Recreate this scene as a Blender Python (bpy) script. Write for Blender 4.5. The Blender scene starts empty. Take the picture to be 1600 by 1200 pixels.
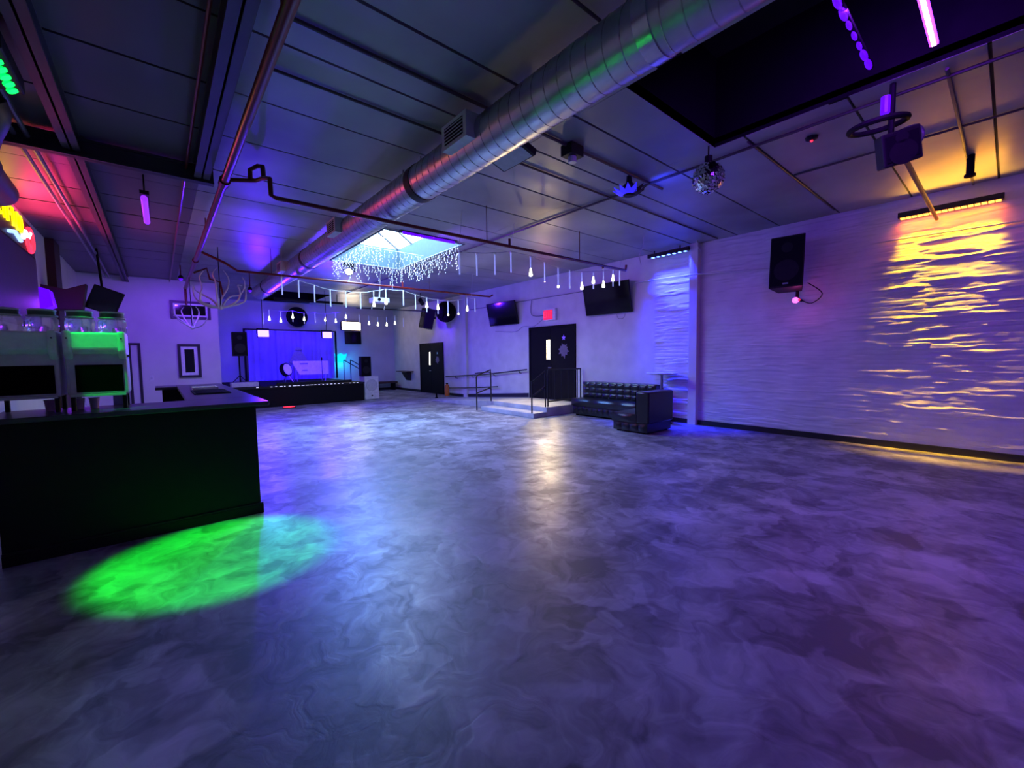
import bpy, math, random
import numpy as np
from mathutils import Vector, Matrix
random.seed(7); np.random.seed(7)
SC = bpy.context.scene
COL = SC.collection
PI = math.pi

# ------------------------------------------------------------------ camera
def set_camera():
    f = 655.0
    yaw, pitch, roll = math.radians(40.07), math.radians(3.763), math.radians(0.727)
    cy, sy = math.cos(yaw), math.sin(yaw)
    fw = Vector((sy*math.cos(pitch), cy*math.cos(pitch), -math.sin(pitch)))
    r = Vector((cy, -sy, 0)); d = fw.cross(r)
    r2 = math.cos(roll)*r + math.sin(roll)*d
    d2 = -math.sin(roll)*r + math.cos(roll)*d
    M = Matrix((r2, -d2, -fw)).transposed().to_4x4()
    M.translation = (0, 0, 1.5)
    c = bpy.data.cameras.new('camera'); c.sensor_width = 36; c.sensor_fit = 'HORIZONTAL'
    c.lens = f*36/1600; c.clip_start = 0.05; c.clip_end = 200
    o = bpy.data.objects.new('camera', c); COL.objects.link(o); o.matrix_world = M
    SC.camera = o
set_camera()

# ------------------------------------------------------------------ world + exposure
SC.view_settings.view_transform = 'Standard'
SC.view_settings.look = 'None'
SC.view_settings.gamma = 1.0
SC.view_settings.use_curve_mapping = False
SC.view_settings.exposure = 0.3
SC.cycles.adaptive_threshold = 0.02; SC.cycles.max_bounces = 5; SC.cycles.diffuse_bounces = 3; SC.cycles.glossy_bounces = 3; SC.cycles.transmission_bounces = 4; SC.cycles.transparent_max_bounces = 6
w = bpy.data.worlds.new('sky'); SC.world = w; w.use_nodes = True
bg = w.node_tree.nodes['Background']
bg.inputs[0].default_value = (0.42, 0.68, 1.0, 1)
bg.inputs[1].default_value = 28.0

def aim(o, d, along=(1, 0, 0)):
    z = -Vector(d).normalized(); x = Vector(along); x = (x - z*x.dot(z)).normalized(); y = z.cross(x)
    o.rotation_euler = Matrix((x, y, z)).transposed().to_euler()
def light(name, kind, loc, color, power, d=(0, 0, -1), size=None, spot=None, blend=.3, parent=None, radius=.03, spread=None, along=(1, 0, 0)):
    l = bpy.data.lights.new(name, kind); l.color = color; l.energy = power
    if kind == 'AREA':
        l.shape = 'RECTANGLE'; l.size, l.size_y = size
        if spread: l.spread = math.radians(spread)
    else:
        l.shadow_soft_size = radius
    if kind == 'SPOT':
        l.spot_size = math.radians(spot); l.spot_blend = blend
    o = bpy.data.objects.new(name, l); COL.objects.link(o)
    o.location = loc; aim(o, d, along if abs(Vector(d).normalized().dot(Vector(along))) < .99 else (0, 1, 0))
    if parent is not None:
        o.parent = parent; o.location = Vector(loc) - parent.location
    return o
# the open roof light in the middle of the ceiling: a portal for the sky
pl = light('skylight_portal', 'AREA', (4.0, 8.8, 4.28), (1, 1, 1), 1, size=(1.64, 2.98))
pl.data.cycles.is_portal = True

# ------------------------------------------------------------------ materials
def mat(name, col, rough=.5, metal=0.0, emit=None, es=0.0, noise=None, bump=None, rnoise=None, spec=.5, alpha=None, trans=0.0, sample=True):
    m = bpy.data.materials.new(name); m.use_nodes = True
    nt = m.node_tree; b = nt.nodes['Principled BSDF']
    b.inputs['Base Color'].default_value = (*col, 1)
    b.inputs['Roughness'].default_value = rough
    b.inputs['Metallic'].default_value = metal
    b.inputs['Specular IOR Level'].default_value = spec
    if trans: b.inputs['Transmission Weight'].default_value = trans
    if alpha is not None: b.inputs['Alpha'].default_value = alpha
    if emit:
        b.inputs['Emission Color'].default_value = (*emit, 1)
        b.inputs['Emission Strength'].default_value = es
        if not sample: m.cycles.emission_sampling = 'NONE'
    tc = nt.nodes.new('ShaderNodeTexCoord')
    if noise is None: noise = (14.0, .10)
    n = nt.nodes.new('ShaderNodeTexNoise'); n.inputs['Scale'].default_value = noise[0]; n.inputs['Detail'].default_value = 4
    nt.links.new(tc.outputs['Object'], n.inputs['Vector'])
    cr = nt.nodes.new('ShaderNodeValToRGB')
    k = noise[1]
    cr.color_ramp.elements[0].position = .3; cr.color_ramp.elements[1].position = .7
    cr.color_ramp.elements[0].color = (*[c*(1-k) for c in col], 1)
    cr.color_ramp.elements[1].color = (*[min(1, c*(1+k)) for c in col], 1)
    nt.links.new(n.outputs['Fac'], cr.inputs['Fac']); nt.links.new(cr.outputs['Color'], b.inputs['Base Color'])
    if bump:
        n2 = nt.nodes.new('ShaderNodeTexNoise'); n2.inputs['Scale'].default_value = bump[0]; n2.inputs['Detail'].default_value = 3
        nt.links.new(tc.outputs['Object'], n2.inputs['Vector'])
        bp = nt.nodes.new('ShaderNodeBump'); bp.inputs['Strength'].default_value = bump[1]; bp.inputs['Distance'].default_value = bump[2] if len(bump) > 2 else .02
        nt.links.new(n2.outputs['Fac'], bp.inputs['Height']); nt.links.new(bp.outputs['Normal'], b.inputs['Normal'])
    if rnoise:
        n3 = nt.nodes.new('ShaderNodeTexNoise'); n3.inputs['Scale'].default_value = rnoise[0]; n3.inputs['Detail'].default_value = 5
        nt.links.new(tc.outputs['Object'], n3.inputs['Vector'])
        mr = nt.nodes.new('ShaderNodeMapRange'); mr.inputs[1].default_value = .3; mr.inputs[2].default_value = .7
        mr.inputs[3].default_value = rnoise[1]; mr.inputs[4].default_value = rnoise[2]
        nt.links.new(n3.outputs['Fac'], mr.inputs[0]); nt.links.new(mr.outputs[0], b.inputs['Roughness'])
    return m

def floor_material():
    m = bpy.data.materials.new('marbled_resin_floor'); m.use_nodes = True
    nt = m.node_tree; b = nt.nodes['Principled BSDF']; L = nt.links.new
    tc = nt.nodes.new('ShaderNodeTexCoord')
    # trowel swirls: layers of warped noise
    def noise(scale, det, rough, dist, vec):
        n = nt.nodes.new('ShaderNodeTexNoise'); n.noise_dimensions = '2D'; n.inputs['Scale'].default_value = scale; n.inputs['Detail'].default_value = det
        n.inputs['Roughness'].default_value = rough; n.inputs['Distortion'].default_value = dist; L(vec, n.inputs['Vector']); return n
    def warp(vec, amp, scale):
        n = noise(scale, 3, .5, 0, vec); vm = nt.nodes.new('ShaderNodeVectorMath'); vm.operation = 'MULTIPLY_ADD'
        vm.inputs[1].default_value = (amp,)*3; L(n.outputs['Color'], vm.inputs[0]); L(vec, vm.inputs[2]); return vm.outputs[0]
    P = tc.outputs['Object']
    A = noise(1.3, 6, .55, .3, P)
    B = noise(5.0, 6, .58, .9, warp(P, .45, 2.0))
    v = nt.nodes.new('ShaderNodeTexVoronoi'); v.voronoi_dimensions = '2D'; v.feature = 'SMOOTH_F1'; v.inputs['Scale'].default_value = 4.4; v.inputs['Smoothness'].default_value = .30
    L(warp(warp(P, .5, 2.4), .10, 8), v.inputs['Vector'])
    sep = nt.nodes.new('ShaderNodeSeparateColor'); L(v.outputs['Color'], sep.inputs[0])
    def madd(a, k, c):
        n = nt.nodes.new('ShaderNodeMath'); n.operation = 'MULTIPLY_ADD'; L(a, n.inputs[0]); n.inputs[1].default_value = k
        if isinstance(c, float): n.inputs[2].default_value = c
        else: L(c, n.inputs[2])
        return n.outputs[0]
    mixv = madd(sep.outputs[0], .20, madd(B.outputs['Fac'], .46, madd(A.outputs['Fac'], .60, -.13)))
    cr = nt.nodes.new('ShaderNodeValToRGB'); e = cr.color_ramp.elements
    e[0].position = .34; e[0].color = (.105, .105, .12, 1); e[1].position = .72; e[1].color = (.47, .48, .51, 1)
    x = e.new(.50); x.color = (.24, .24, .265, 1)
    L(mixv, cr.inputs['Fac']); L(cr.outputs['Color'], b.inputs['Base Color'])
    mr = nt.nodes.new('ShaderNodeMapRange'); mr.inputs[1].default_value = .35; mr.inputs[2].default_value = .75; mr.inputs[3].default_value = .46; mr.inputs[4].default_value = .29
    L(mixv, mr.inputs[0]); L(mr.outputs[0], b.inputs['Roughness'])
    bp = nt.nodes.new('ShaderNodeBump'); bp.inputs['Strength'].default_value = .40; bp.inputs['Distance'].default_value = .011
    L(mixv, bp.inputs['Height']); L(bp.outputs['Normal'], b.inputs['Normal'])
    b.inputs['Specular IOR Level'].default_value = .6
    return m

M = {}
M['floor'] = floor_material()
M['wall'] = mat('white_painted_plaster', (.62, .61, .63), .55, noise=(1.2, .08), bump=(7, .15, .01))
M['brickwall'] = mat('white_painted_masonry', (.62, .61, .63), .5, noise=(2.5, .09), bump=(40, .2, .004))
M['wall_dark'] = mat('dark_panel_wall', (.05, .045, .06), .6)
M['ceil'] = mat('sheen_ceiling_panel', (.27, .29, .31), .3, noise=(.55, .40), rnoise=(1.0, .36, .52))
M['ceil_dark'] = mat('dark_ceiling_panel', (.085, .08, .09), .42, noise=(.8, .18))
M['joint'] = mat('dark_joint', (.03, .03, .035), .7)
M['black_void'] = mat('black_lining', (.006, .006, .008), .9, spec=.1)
M['lining'] = mat('dark_recess_paint', (.02, .02, .024), .8, spec=.2)
M['base'] = mat('black_baseboard', (.012, .012, .014), .45)
M['black'] = mat('black_paint', (.006, .006, .008), .65, spec=.1)
M['bar_black'] = mat('black_bar_front', (.005, .005, .006), .55, spec=.2, bump=(6, .1, .004))
M['bartop'] = mat('dark_bar_top', (.04, .038, .045), .30)
M['mattblack'] = mat('matt_black_panel', (.004, .004, .005), .9, spec=0.0)
M['blackplastic'] = mat('black_plastic', (.010, .010, .012), .55, spec=.25)
M['screen'] = mat('dark_glass_screen', (.006, .006, .008), .08, spec=.6)
M['purple_screen'] = mat('unlit_purple_screen', (.06, .025, .10), .5, spec=.3)
M['duct'] = mat('galvanised_steel', (.56, .58, .60), .34, 1.0, noise=(5, .12), rnoise=(6, .28, .42))
M['seam'] = mat('dull_steel_seam', (.36, .37, .38), .45, .9)
M['band'] = mat('bright_steel_band', (.72, .72, .74), .25, 1.0)
M['darkband'] = mat('dark_rubber_band', (.03, .03, .03), .6)
M['redpipe'] = mat('red_sprinkler_pipe', (.13, .008, .008), .28)
M['conduit'] = mat('dark_conduit', (.06, .055, .06), .45, .3)
M['greyconduit'] = mat('grey_conduit', (.22, .22, .24), .4, .6)
M['beam'] = mat('dark_steel_beam', (.035, .034, .045), .5, noise=(3, .25))
M['leather'] = mat('black_tufted_leather', (.008, .009, .012), .28, noise=(40, .2), bump=(90, .12, .003))
M['metal'] = mat('steel_leg', (.35, .35, .37), .3, 1.0)
M['rail'] = mat('black_rail', (.012, .012, .014), .4, .2)
M['door'] = mat('black_door', (.006, .006, .007), .65, spec=.1)
M['ramp'] = mat('grey_concrete', (.42, .42, .45), .5, noise=(3, .2), bump=(12, .2, .006))
M['white'] = mat('white_plastic', (.72, .73, .75), .4)
M['offwhite'] = mat('pale_housing', (.56, .57, .59), .38)
M['paper'] = mat('white_paper', (.8, .8, .82), .6)
M['cloth'] = mat('white_cloth', (.7, .7, .72), .8, bump=(20, .3, .02))
M['frame'] = mat('dark_picture_frame', (.03, .025, .035), .4)
M['wood'] = mat('brown_wood', (.07, .035, .018), .5, noise=(6, .3))
M['darkred'] = mat('dark_red_box', (.03, .004, .006), .6)
M['backdrop'] = mat('blue_grey_backdrop', (.34, .31, .62), .8, noise=(2, .1), bump=(5, .3, .03))
M['emblem'] = mat('grey_emblem_paint', (.16, .13, .17), .55)
M['faint_emblem'] = mat('faint_emblem_paint', (.36, .36, .40), .8)
M['antler'] = mat('silver_branch', (.55, .55, .58), .4, .3)
M['mirror'] = mat('mirror_tile', (.85, .85, .88), .08, 1.0)
M['orange'] = mat('orange_paint', (.55, .14, .02), .45)
M['jar'] = mat('clear_tank', (.72, .72, .78), .12, trans=.85, alpha=.55)
M['jarlid'] = mat('dark_green_lid', (.05, .10, .07), .35)
M['lidrim'] = mat('pale_lid_rim', (.55, .6, .55), .35)
M['tubeplastic'] = mat('clear_white_tube', (.55, .62, .8), .25, emit=(.35, .42, 1.0), es=.35, sample=False)
M['glass'] = mat('clear_pane', (1, 1, 1), .02, alpha=.08)
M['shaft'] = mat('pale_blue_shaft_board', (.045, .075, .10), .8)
M['cup'] = mat('pale_pink_cup', (.6, .35, .55), .4)
M['paleblue'] = mat('pale_blue_box', (.35, .42, .7), .5)
M['cable'] = mat('pale_cable', (.5, .5, .54), .5)
def E(name, col, s, sample=False): return mat(name, (.02, .02, .02), .4, emit=col, es=s, sample=sample)
M['e_white'] = E('warm_white_glow', (1, .93, .72), 9)
M['e_window'] = E('lit_window_glow', (1, .86, .52), 24)
M['e_flood'] = E('flood_glow', (1, .80, .52), 9)
M['e_tip'] = E('drop_tip_glow', (1, .96, .70), 6)
M['e_ice'] = E('icicle_bulb_glow', (.50, .66, 1.0), 3.2)
M['e_violet'] = E('violet_led_glow', (.28, .03, 1.0), 5)
M['e_violetcore'] = E('violet_led_core', (1.0, .35, 1.0), 12)
M['e_violetdim'] = E('violet_led_dim', (.10, .0, 1.0), 1.1)
M['e_uv'] = E('ultraviolet_tube_glow', (.22, .02, .9), 1.4)
M['e_par'] = E('pink_par_glow', (.10, .055, 1.0), 12)
M['e_blue'] = E('blue_led_glow', (.10, .22, 1.0), 6)
M['e_bluedeep'] = E('deep_blue_glow', (.03, .02, 1.0), .9)
M['e_bluelens'] = E('blue_lens_glow', (.5, .55, 1.0), 9)
M['e_cyan'] = E('cyan_glow', (.0, .55, .9), 1.3)
M['e_red'] = E('red_glow', (1.0, .02, .05), 2.2)
M['e_reddim'] = E('red_sign_face', (.8, .01, .03), .9)
M['e_orange'] = E('orange_led_glow', (1.0, .25, .03), 5)
M['e_green'] = E('green_led_glow', (.0, 1.0, .05), 3)
M['e_yellow'] = E('yellow_neon', (1.0, .62, .0), 2.4)
M['e_neonblue'] = E('blue_neon', (.25, .4, 1.0), 2.0)
M['e_neonwhite'] = E('white_neon', (.75, 1.0, 1.0), 2.5)
M['e_magenta'] = E('magenta_bulb_glow', (1.0, .08, .7), 3)
M['e_stagewhite'] = E('stage_edge_led', (.6, .6, 1.0), 1.2)
M['signback'] = mat('dark_sign_backing', (.03, .02, .03), .5)
M['faceplate'] = mat('small_steel_badge', (.5, .5, .52), .3, .8)

# ------------------------------------------------------------------ mesh helpers
class MB:
    def __init__(s): s.v = []; s.f = []
    def add(s, vs, fs):
        k = len(s.v); s.v += [tuple(v) for v in vs]; s.f += [tuple(i+k for i in f) for f in fs]; return s
    def box(s, x, y, z):
        (a, b), (c, d), (e, f) = x, y, z
        return s.add([(a,c,e),(b,c,e),(b,d,e),(a,d,e),(a,c,f),(b,c,f),(b,d,f),(a,d,f)],
                     [(0,3,2,1),(4,5,6,7),(0,1,5,4),(1,2,6,5),(2,3,7,6),(3,0,4,7)])
    def obox(s, c, size, rot=(0, 0, 0)):
        R = Matrix.Rotation(rot[2], 3, 'Z') @ Matrix.Rotation(rot[1], 3, 'Y') @ Matrix.Rotation(rot[0], 3, 'X')
        h = [q/2 for q in size]; vs = []
        for p in ((-1,-1,-1),(1,-1,-1),(1,1,-1),(-1,1,-1),(-1,-1,1),(1,-1,1),(1,1,1),(-1,1,1)):
            vs.append(Vector(c) + R @ Vector((p[0]*h[0], p[1]*h[1], p[2]*h[2])))
        return s.add(vs, [(0,3,2,1),(4,5,6,7),(0,1,5,4),(1,2,6,5),(2,3,7,6),(3,0,4,7)])
    def tube(s, pts, r, n=8, closed=False, cap=True):
        pts = [Vector(p) for p in pts]; N = len(pts); rr = r if isinstance(r, (list, tuple)) else [r]*N
        ref = None; rings = []
        for i, p in enumerate(pts):
            if closed: t = pts[(i+1) % N] - pts[i-1]
            else: t = pts[min(i+1, N-1)] - pts[max(i-1, 0)]
            t.normalize()
            if ref is None:
                ref = Vector((0, 0, 1)) if abs(t.z) < .9 else Vector((1, 0, 0))
            u = (ref - t*ref.dot(t))
            if u.length < 1e-5: u = t.orthogonal()
            u.normalize(); ref = u; w_ = t.cross(u)
            rings.append([p + (u*math.cos(2*PI*k/n) + w_*math.sin(2*PI*k/n))*rr[i] for k in range(n)])
        vs = [v for g in rings for v in g]; fs = []
        for i in range(N if closed else N-1):
            a, b = i*n, ((i+1) % N)*n
            fs += [(a+k, a+(k+1) % n, b+(k+1) % n, b+k) for k in range(n)]
        if cap and not closed:
            fs += [tuple(range(n-1, -1, -1)), tuple((N-1)*n+k for k in range(n))]
        return s.add(vs, fs)
    def cyl(s, a, b, r, n=14, r1=None): return s.tube([a, b], [r, r if r1 is None else r1], n)
    def sphere(s, c, r, n=16, m=10, sc=(1, 1, 1)):
        vs = [(c[0], c[1], c[2]+r*sc[2])]; fs = []
        for j in range(1, m):
            t = PI*j/m
            for i in range(n):
                p = 2*PI*i/n; vs.append((c[0]+r*sc[0]*math.sin(t)*math.cos(p), c[1]+r*sc[1]*math.sin(t)*math.sin(p), c[2]+r*sc[2]*math.cos(t)))
        vs.append((c[0], c[1], c[2]-r*sc[2])); q = len(vs)-1
        for i in range(n):
            fs.append((0, 1+i, 1+(i+1) % n)); b = 1+(m-2)*n; fs.append((q, b+(i+1) % n, b+i))
            for j in range(m-2):
                a = 1+j*n; fs.append((a+i, a+n+i, a+n+(i+1) % n, a+(i+1) % n))
        return s.add(vs, fs)
    def ext(s, pts, vec):
        n = len(pts); vec = Vector(vec); a = [Vector(p) for p in pts]; b = [p+vec for p in a]
        fs = [tuple(range(n-1, -1, -1)), tuple(range(n, 2*n))] + [(i, (i+1) % n, n+(i+1) % n, n+i) for i in range(n)]
        return s.add(a+b, fs)
    def lathe(s, c, prof, n=20):
        vs = []; fs = []; m = len(prof)
        for r, z in prof:
            vs += [(c[0]+r*math.cos(2*PI*k/n), c[1]+r*math.sin(2*PI*k/n), c[2]+z) for k in range(n)]
        for j in range(m-1):
            fs += [(j*n+k, j*n+(k+1) % n, (j+1)*n+(k+1) % n, (j+1)*n+k) for k in range(n)]
        fs += [tuple(range(n-1, -1, -1)), tuple((m-1)*n+k for k in range(n))]
        return s.add(vs, fs)
    def xf(s, Mx, start=0):
        s.v = s.v[:start] + [tuple(Mx @ Vector(v)) for v in s.v[start:]]; return s
    def build(s, name, m, parent=None, smooth=False, bevel=0, kind=None, local=False):
        me = bpy.data.meshes.new(name)
        off = Vector((0, 0, 0))
        if parent is not None and not local:
            p = parent
            while p is not None: off += p.location; p = p.parent
        me.from_pydata([tuple(Vector(v)-off) for v in s.v], [], s.f); me.update()
        me.materials.append(M[m] if isinstance(m, str) else m)
        if smooth:
            me.polygons.foreach_set('use_smooth', [True]*len(me.polygons))
            try: me.set_sharp_from_angle(angle=math.radians(40))
            except Exception: pass
        o = bpy.data.objects.new(name, me); COL.objects.link(o)
        if parent is not None: o.parent = parent
        if kind: o['kind'] = kind
        if bevel:
            b = o.modifiers.new('edge', 'BEVEL'); b.width = bevel; b.segments = 2; b.limit_method = 'ANGLE'
        return o
def tag(o, label, cat, group=None, kind=None):
    o['label'] = label; o['category'] = cat
    if group: o['group'] = group
    if kind: o['kind'] = kind
    return o
def thing(name, label, cat, loc=(0, 0, 0), group=None, kind=None):
    o = bpy.data.objects.new(name, None); o.empty_display_size = .1; COL.objects.link(o); o.location = loc
    return tag(o, label, cat, group, kind)
def share(o, name, loc, parent):
    c = o.copy(); c.name = name; COL.objects.link(c); c.parent = parent
    off = Vector((0, 0, 0)); p = parent
    while p is not None: off += p.location; p = p.parent
    c.location = Vector(loc) - off; return c
def text(name, body, size, m, parent, start, along, up, pitch, ext=.004):
    """one mesh per letter, set out from start along a wall"""
    al, u = Vector(along), Vector(up); nrm = al.cross(u)
    off = Vector((0, 0, 0)); p = parent
    while p is not None: off += p.location; p = p.parent
    Rm = Matrix((al, u, nrm)).transposed()
    for k, ch_ in enumerate(body):
        c = bpy.data.curves.new(name, 'FONT'); c.body = ch_; c.size = size; c.extrude = ext; c.align_x = 'CENTER'; c.align_y = 'CENTER'
        o = bpy.data.objects.new(name, c); COL.objects.link(o); bpy.context.view_layer.update()
        me = bpy.data.meshes.new_from_object(o.evaluated_get(bpy.context.evaluated_depsgraph_get()))
        bpy.data.objects.remove(o); bpy.data.curves.remove(c)
        wd = max(v.co.x for v in me.vertices)-min(v.co.x for v in me.vertices)
        sx = min(1.6, pitch*.86/max(wd, .001)) if ch_ not in 'I' else 1.0
        org = Vector(start)+al*pitch*(k+.5)-off
        for v in me.vertices: v.co = org + Rm @ Vector((v.co.x*sx, v.co.y, v.co.z))
        me.materials.clear(); me.materials.append(M[m]); me.update()
        q = bpy.data.objects.new(name, me); COL.objects.link(q); q.parent = parent
def spline(pts, k=6):
    P = [Vector(p) for p in pts]; out = []
    for i in range(len(P)-1):
        a, b, c, d = P[max(i-1, 0)], P[i], P[i+1], P[min(i+2, len(P)-1)]
        for j in range(k):
            t = j/k
            out.append(.5*((2*b)+(c-a)*t+(2*a-5*b+4*c-d)*t*t+(3*b-a-3*c+d)*t**3))
    out.append(P[-1]); return out

XL, XR, YB, YF, ZC = -1.5, 8.75, 19.2, -4.0, 3.8
PX, PY = 1.45, 15.5            # partition block beside the stage
# ------------------------------------------------------------------ room shell
def st(o, label, cat): return tag(o, label, cat, kind='structure')
st(MB().box((XL-.2, XR+.2), (YF-.2, YB+.2), (-.1, 0)).build('floor', 'floor'), 'grey marbled glossy resin floor of the hall', 'floor')
st(MB().box((XL-.2, XL), (YF, YB), (0, ZC+.1)).build('wall_left', 'wall'), 'white painted side wall behind the bar', 'wall')
st(MB().box((XL-.2, XR+.2), (YB, YB+.2), (0, ZC+.1)).build('wall_back', 'wall'), 'white painted end wall behind the stage', 'wall')
st(MB().box((XL-.2, XR+.2), (YF-.2, YF), (0, ZC+.1)).build('wall_front', 'wall'), 'white painted wall at the near end of the hall', 'wall')
st(MB().box((XL, PX), (PY, YB), (0, ZC)).build('wall_partition', 'wall'), 'white partition wall beside the stage with framed pictures', 'wall')

# right wall: rough painted masonry near the camera, smoother plaster further along
def vnoise(y, z, seed):
    rng = np.random.RandomState(seed); T = rng.rand(256, 256)
    yi, zi = np.floor(y).astype(int), np.floor(z).astype(int); fy, fz = y-yi, z-zi
    fy = fy*fy*(3-2*fy); fz = fz*fz*(3-2*fz)
    g = lambda a, b: T[a % 256, b % 256]
    return (g(yi, zi)*(1-fy)+g(yi+1, zi)*fy)*(1-fz)+(g(yi, zi+1)*(1-fy)+g(yi+1, zi+1)*fy)*fz
def build_wall_right():
    y0, y1 = -1.4, 5.3
    ny, nz = 300, 400
    ys = np.linspace(y0, y1, ny+1); zs = np.linspace(0, ZC, nz+1)
    Yg, Zg = np.meshgrid(ys, zs, indexing='ij')
    wob = (vnoise(Yg*1.3, Zg*.8, 1)-.5)*.05
    n1 = .6*vnoise(Yg*1.7, (Zg+wob)*17, 2)+.4*vnoise(Yg*4.5, (Zg+wob)*34, 12)
    led = np.clip((n1-.50)/.26, 0, 1); led = led*led*(3-2*led)
    h = led*.0095
    h += (vnoise(Yg*.9, Zg*1.7, 3)-.5)*.014
    h += (vnoise(Yg*9, Zg*26, 4)-.5)*.004
    row = np.floor((Zg+wob*.2)/.0762); zz = (Zg+wob*.2)/.0762-row
    yy = Yg/.215+.5*(row % 2); col = np.floor(yy); fy = yy-col
    mort = np.minimum(np.minimum(zz, 1-zz)*.0762, np.minimum(fy, 1-fy)*.215)
    soft = np.clip(vnoise(Yg*1.1, Zg*1.1, 6)*1.6-.3, 0.15, 1)
    h -= .006*np.clip(1-mort/.012, 0, 1)*soft
    h += (np.random.RandomState(9).rand(200, 200)[col.astype(int) % 200, row.astype(int) % 200]-.5)*.006*soft
    fade = np.clip((y1-Yg)/.1, 0, 1)*np.clip((Yg-y0)/.1, 0, 1)
    X = XR - (h*fade)
    V = np.stack([X, Yg, Zg], -1).reshape(-1, 3)
    idx = np.arange((ny+1)*(nz+1)).reshape(ny+1, nz+1)
    F = np.stack([idx[:-1, :-1], idx[:-1, 1:], idx[1:, 1:], idx[1:, :-1]], -1).reshape(-1, 4)
    vl = V.tolist(); fl = [tuple(f) for f in F.tolist()]
    k = len(vl)
    vl += [(XR, YF, 0), (XR, y0, 0), (XR, y0, ZC), (XR, YF, ZC), (XR, y1, 0), (XR, YB, 0), (XR, YB, ZC), (XR, y1, ZC)]
    fl += [(k, k+3, k+2, k+1), (k+4, k+7, k+6, k+5)]
    a, b = YF, YB
    vl += [(XR+.2, a, 0), (XR+.2, b, 0), (XR+.2, b, ZC+.1), (XR+.2, a, ZC+.1)]
    fl += [(k+8, k+9, k+10, k+11)]
    me = bpy.data.meshes.new('wall_right'); me.from_pydata(vl, [], fl); me.update()
    me.polygons.foreach_set('use_smooth', [True]*len(me.polygons)); me.materials.append(M['brickwall'])
    o = bpy.data.objects.new('wall_right', me); COL.objects.link(o)
    st(o, 'long white painted masonry side wall with doors and televisions', 'wall')
build_wall_right()
st(MB().box((8.62, XR+.02), (4.24, 4.42), (0, ZC)).build('trim_1', 'wall', bevel=.008), 'narrow white pilaster on the side wall beside the high table', 'pilaster')
st(MB().box((8.66, XR+.02), (12.9, 13.12), (0, ZC)).build('trim_2', 'wall', bevel=.008), 'shallow white pilaster on the side wall past the television', 'pilaster')
st(MB().box((8.715, XR), (YF, 7.3), (0, .10)).build('baseboard_right', 'base'), 'black baseboard along the near side wall', 'baseboard')
b = MB().ext([(8.72, 9.6, .23), (8.72, 9.6, .36), (8.72, 13.2, .11), (8.72, 13.2, 0)], (.03, 0, 0)).box((8.72, XR), (13.2, 14.6), (0, .10)).box((8.72, XR), (16.6, YB), (0, .10))
st(b.build('baseboard_far', 'base'), 'black baseboard rising along the ramp and past the far door', 'baseboard')
st(MB().box((6.3, XR), (YB-.03, YB), (0, .10)).build('baseboard_back', 'base'), 'black baseboard along the end wall', 'baseboard')
st(MB().box((XL, PX), (PY-.03, PY), (0, .10)).build('baseboard_partition', 'base'), 'black baseboard below the framed pictures', 'baseboard')
st(MB().box((XL, XL+.12), (11.6, 12.2), (0, ZC)).build('trim_3', 'darkred'), 'dark red column on the wall behind the bar', 'column')

# ceiling: dark backing with openings, separate sheen panels under it
SEAMS = [YF, -3.1, -2.2, -1.45, -.6, .2, 1.05, 1.92, 2.8, 3.52, 4.4, 5.3, 6.3, 7.2, 8.1, 9.0, 9.9, 10.8, 11.7, 12.6, 13.5, 14.4, 15.3, 16.2, 17.1, 18.0, YB]
OX0, OX1 = 3.2, 4.88
OPEN = [(-2.6, 2.23), (7.3, 10.3), (15.9, 18.85)]
cb = MB()
cb.box((XL, OX0), (YF, YB), (ZC+.04, ZC+.10)).box((OX1, XR+.25), (YF, YB), (ZC+.04, ZC+.10))
yy = YF
for a, b_ in OPEN + [(YB, YB)]:
    if a > yy: cb.box((OX0, OX1), (yy, a), (ZC+.04, ZC+.10))
    yy = b_
ceil = st(cb.build('ceiling', 'joint'), 'dark grey sheen panel ceiling with pipes and skylight openings', 'ceiling')
for i in range(len(SEAMS)-1):
    a, b_ = SEAMS[i]+.012, SEAMS[i+1]-.012
    for x0, x1 in ((XL, .52), (.52, OX0), (OX0, OX1), (OX1, XR)):
        segs = [(a, b_)]
        if x0 == OX0:
            for o0, o1 in OPEN:
                ns = []
                for s0, s1 in segs:
                    if o1 <= s0 or o0 >= s1: ns.append((s0, s1)); continue
                    if o0 > s0: ns.append((s0, o0))
                    if o1 < s1: ns.append((o1, s1))
                segs = ns
        for s0, s1 in segs:
            if s1-s0 < .05: continue
            t = random.uniform(-.004, .004)
            MB().add([(x0+.001, s0, ZC+t), (x1-.001, s0, ZC+t), (x1-.001, s1, ZC-t), (x0+.001, s1, ZC-t), (x0+.001, s0, ZC+.04), (x1-.001, s0, ZC+.04), (x1-.001, s1, ZC+.04), (x0+.001, s1, ZC+.04)],
                     [(0,3,2,1),(4,5,6,7),(0,1,5,4),(1,2,6,5),(2,3,7,6),(3,0,4,7)]).build('ceiling_panel', 'ceil_dark' if x0 == XL else 'ceil', ceil)
# covered roof openings (near and far)
def recess(n, y0, y1, top, label):
    r = MB()
    t = .03
    r.box((OX0-t, OX0), (y0-t, y1+t), (ZC+.002, top)).box((OX1, OX1+t), (y0-t, y1+t), (ZC+.002, top))
    r.box((OX0, OX1), (y0-t, y0), (ZC+.002, top)).box((OX0, OX1), (y1, y1+t), (ZC+.002, top))
    o = st(r.build('trim_%d' % n, 'black_void'), label, 'ceiling recess')
    MB().box((OX0-t, OX1+t), (y0-t, y1+t), (top, top+.03)).build('cover', 'lining', o)
    return o
recess(4, OPEN[0][0], OPEN[0][1], 4.75, 'black covered roof opening above the near floor')
recess(5, OPEN[2][0], OPEN[2][1], 4.6, 'black covered roof opening above the stage')
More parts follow.
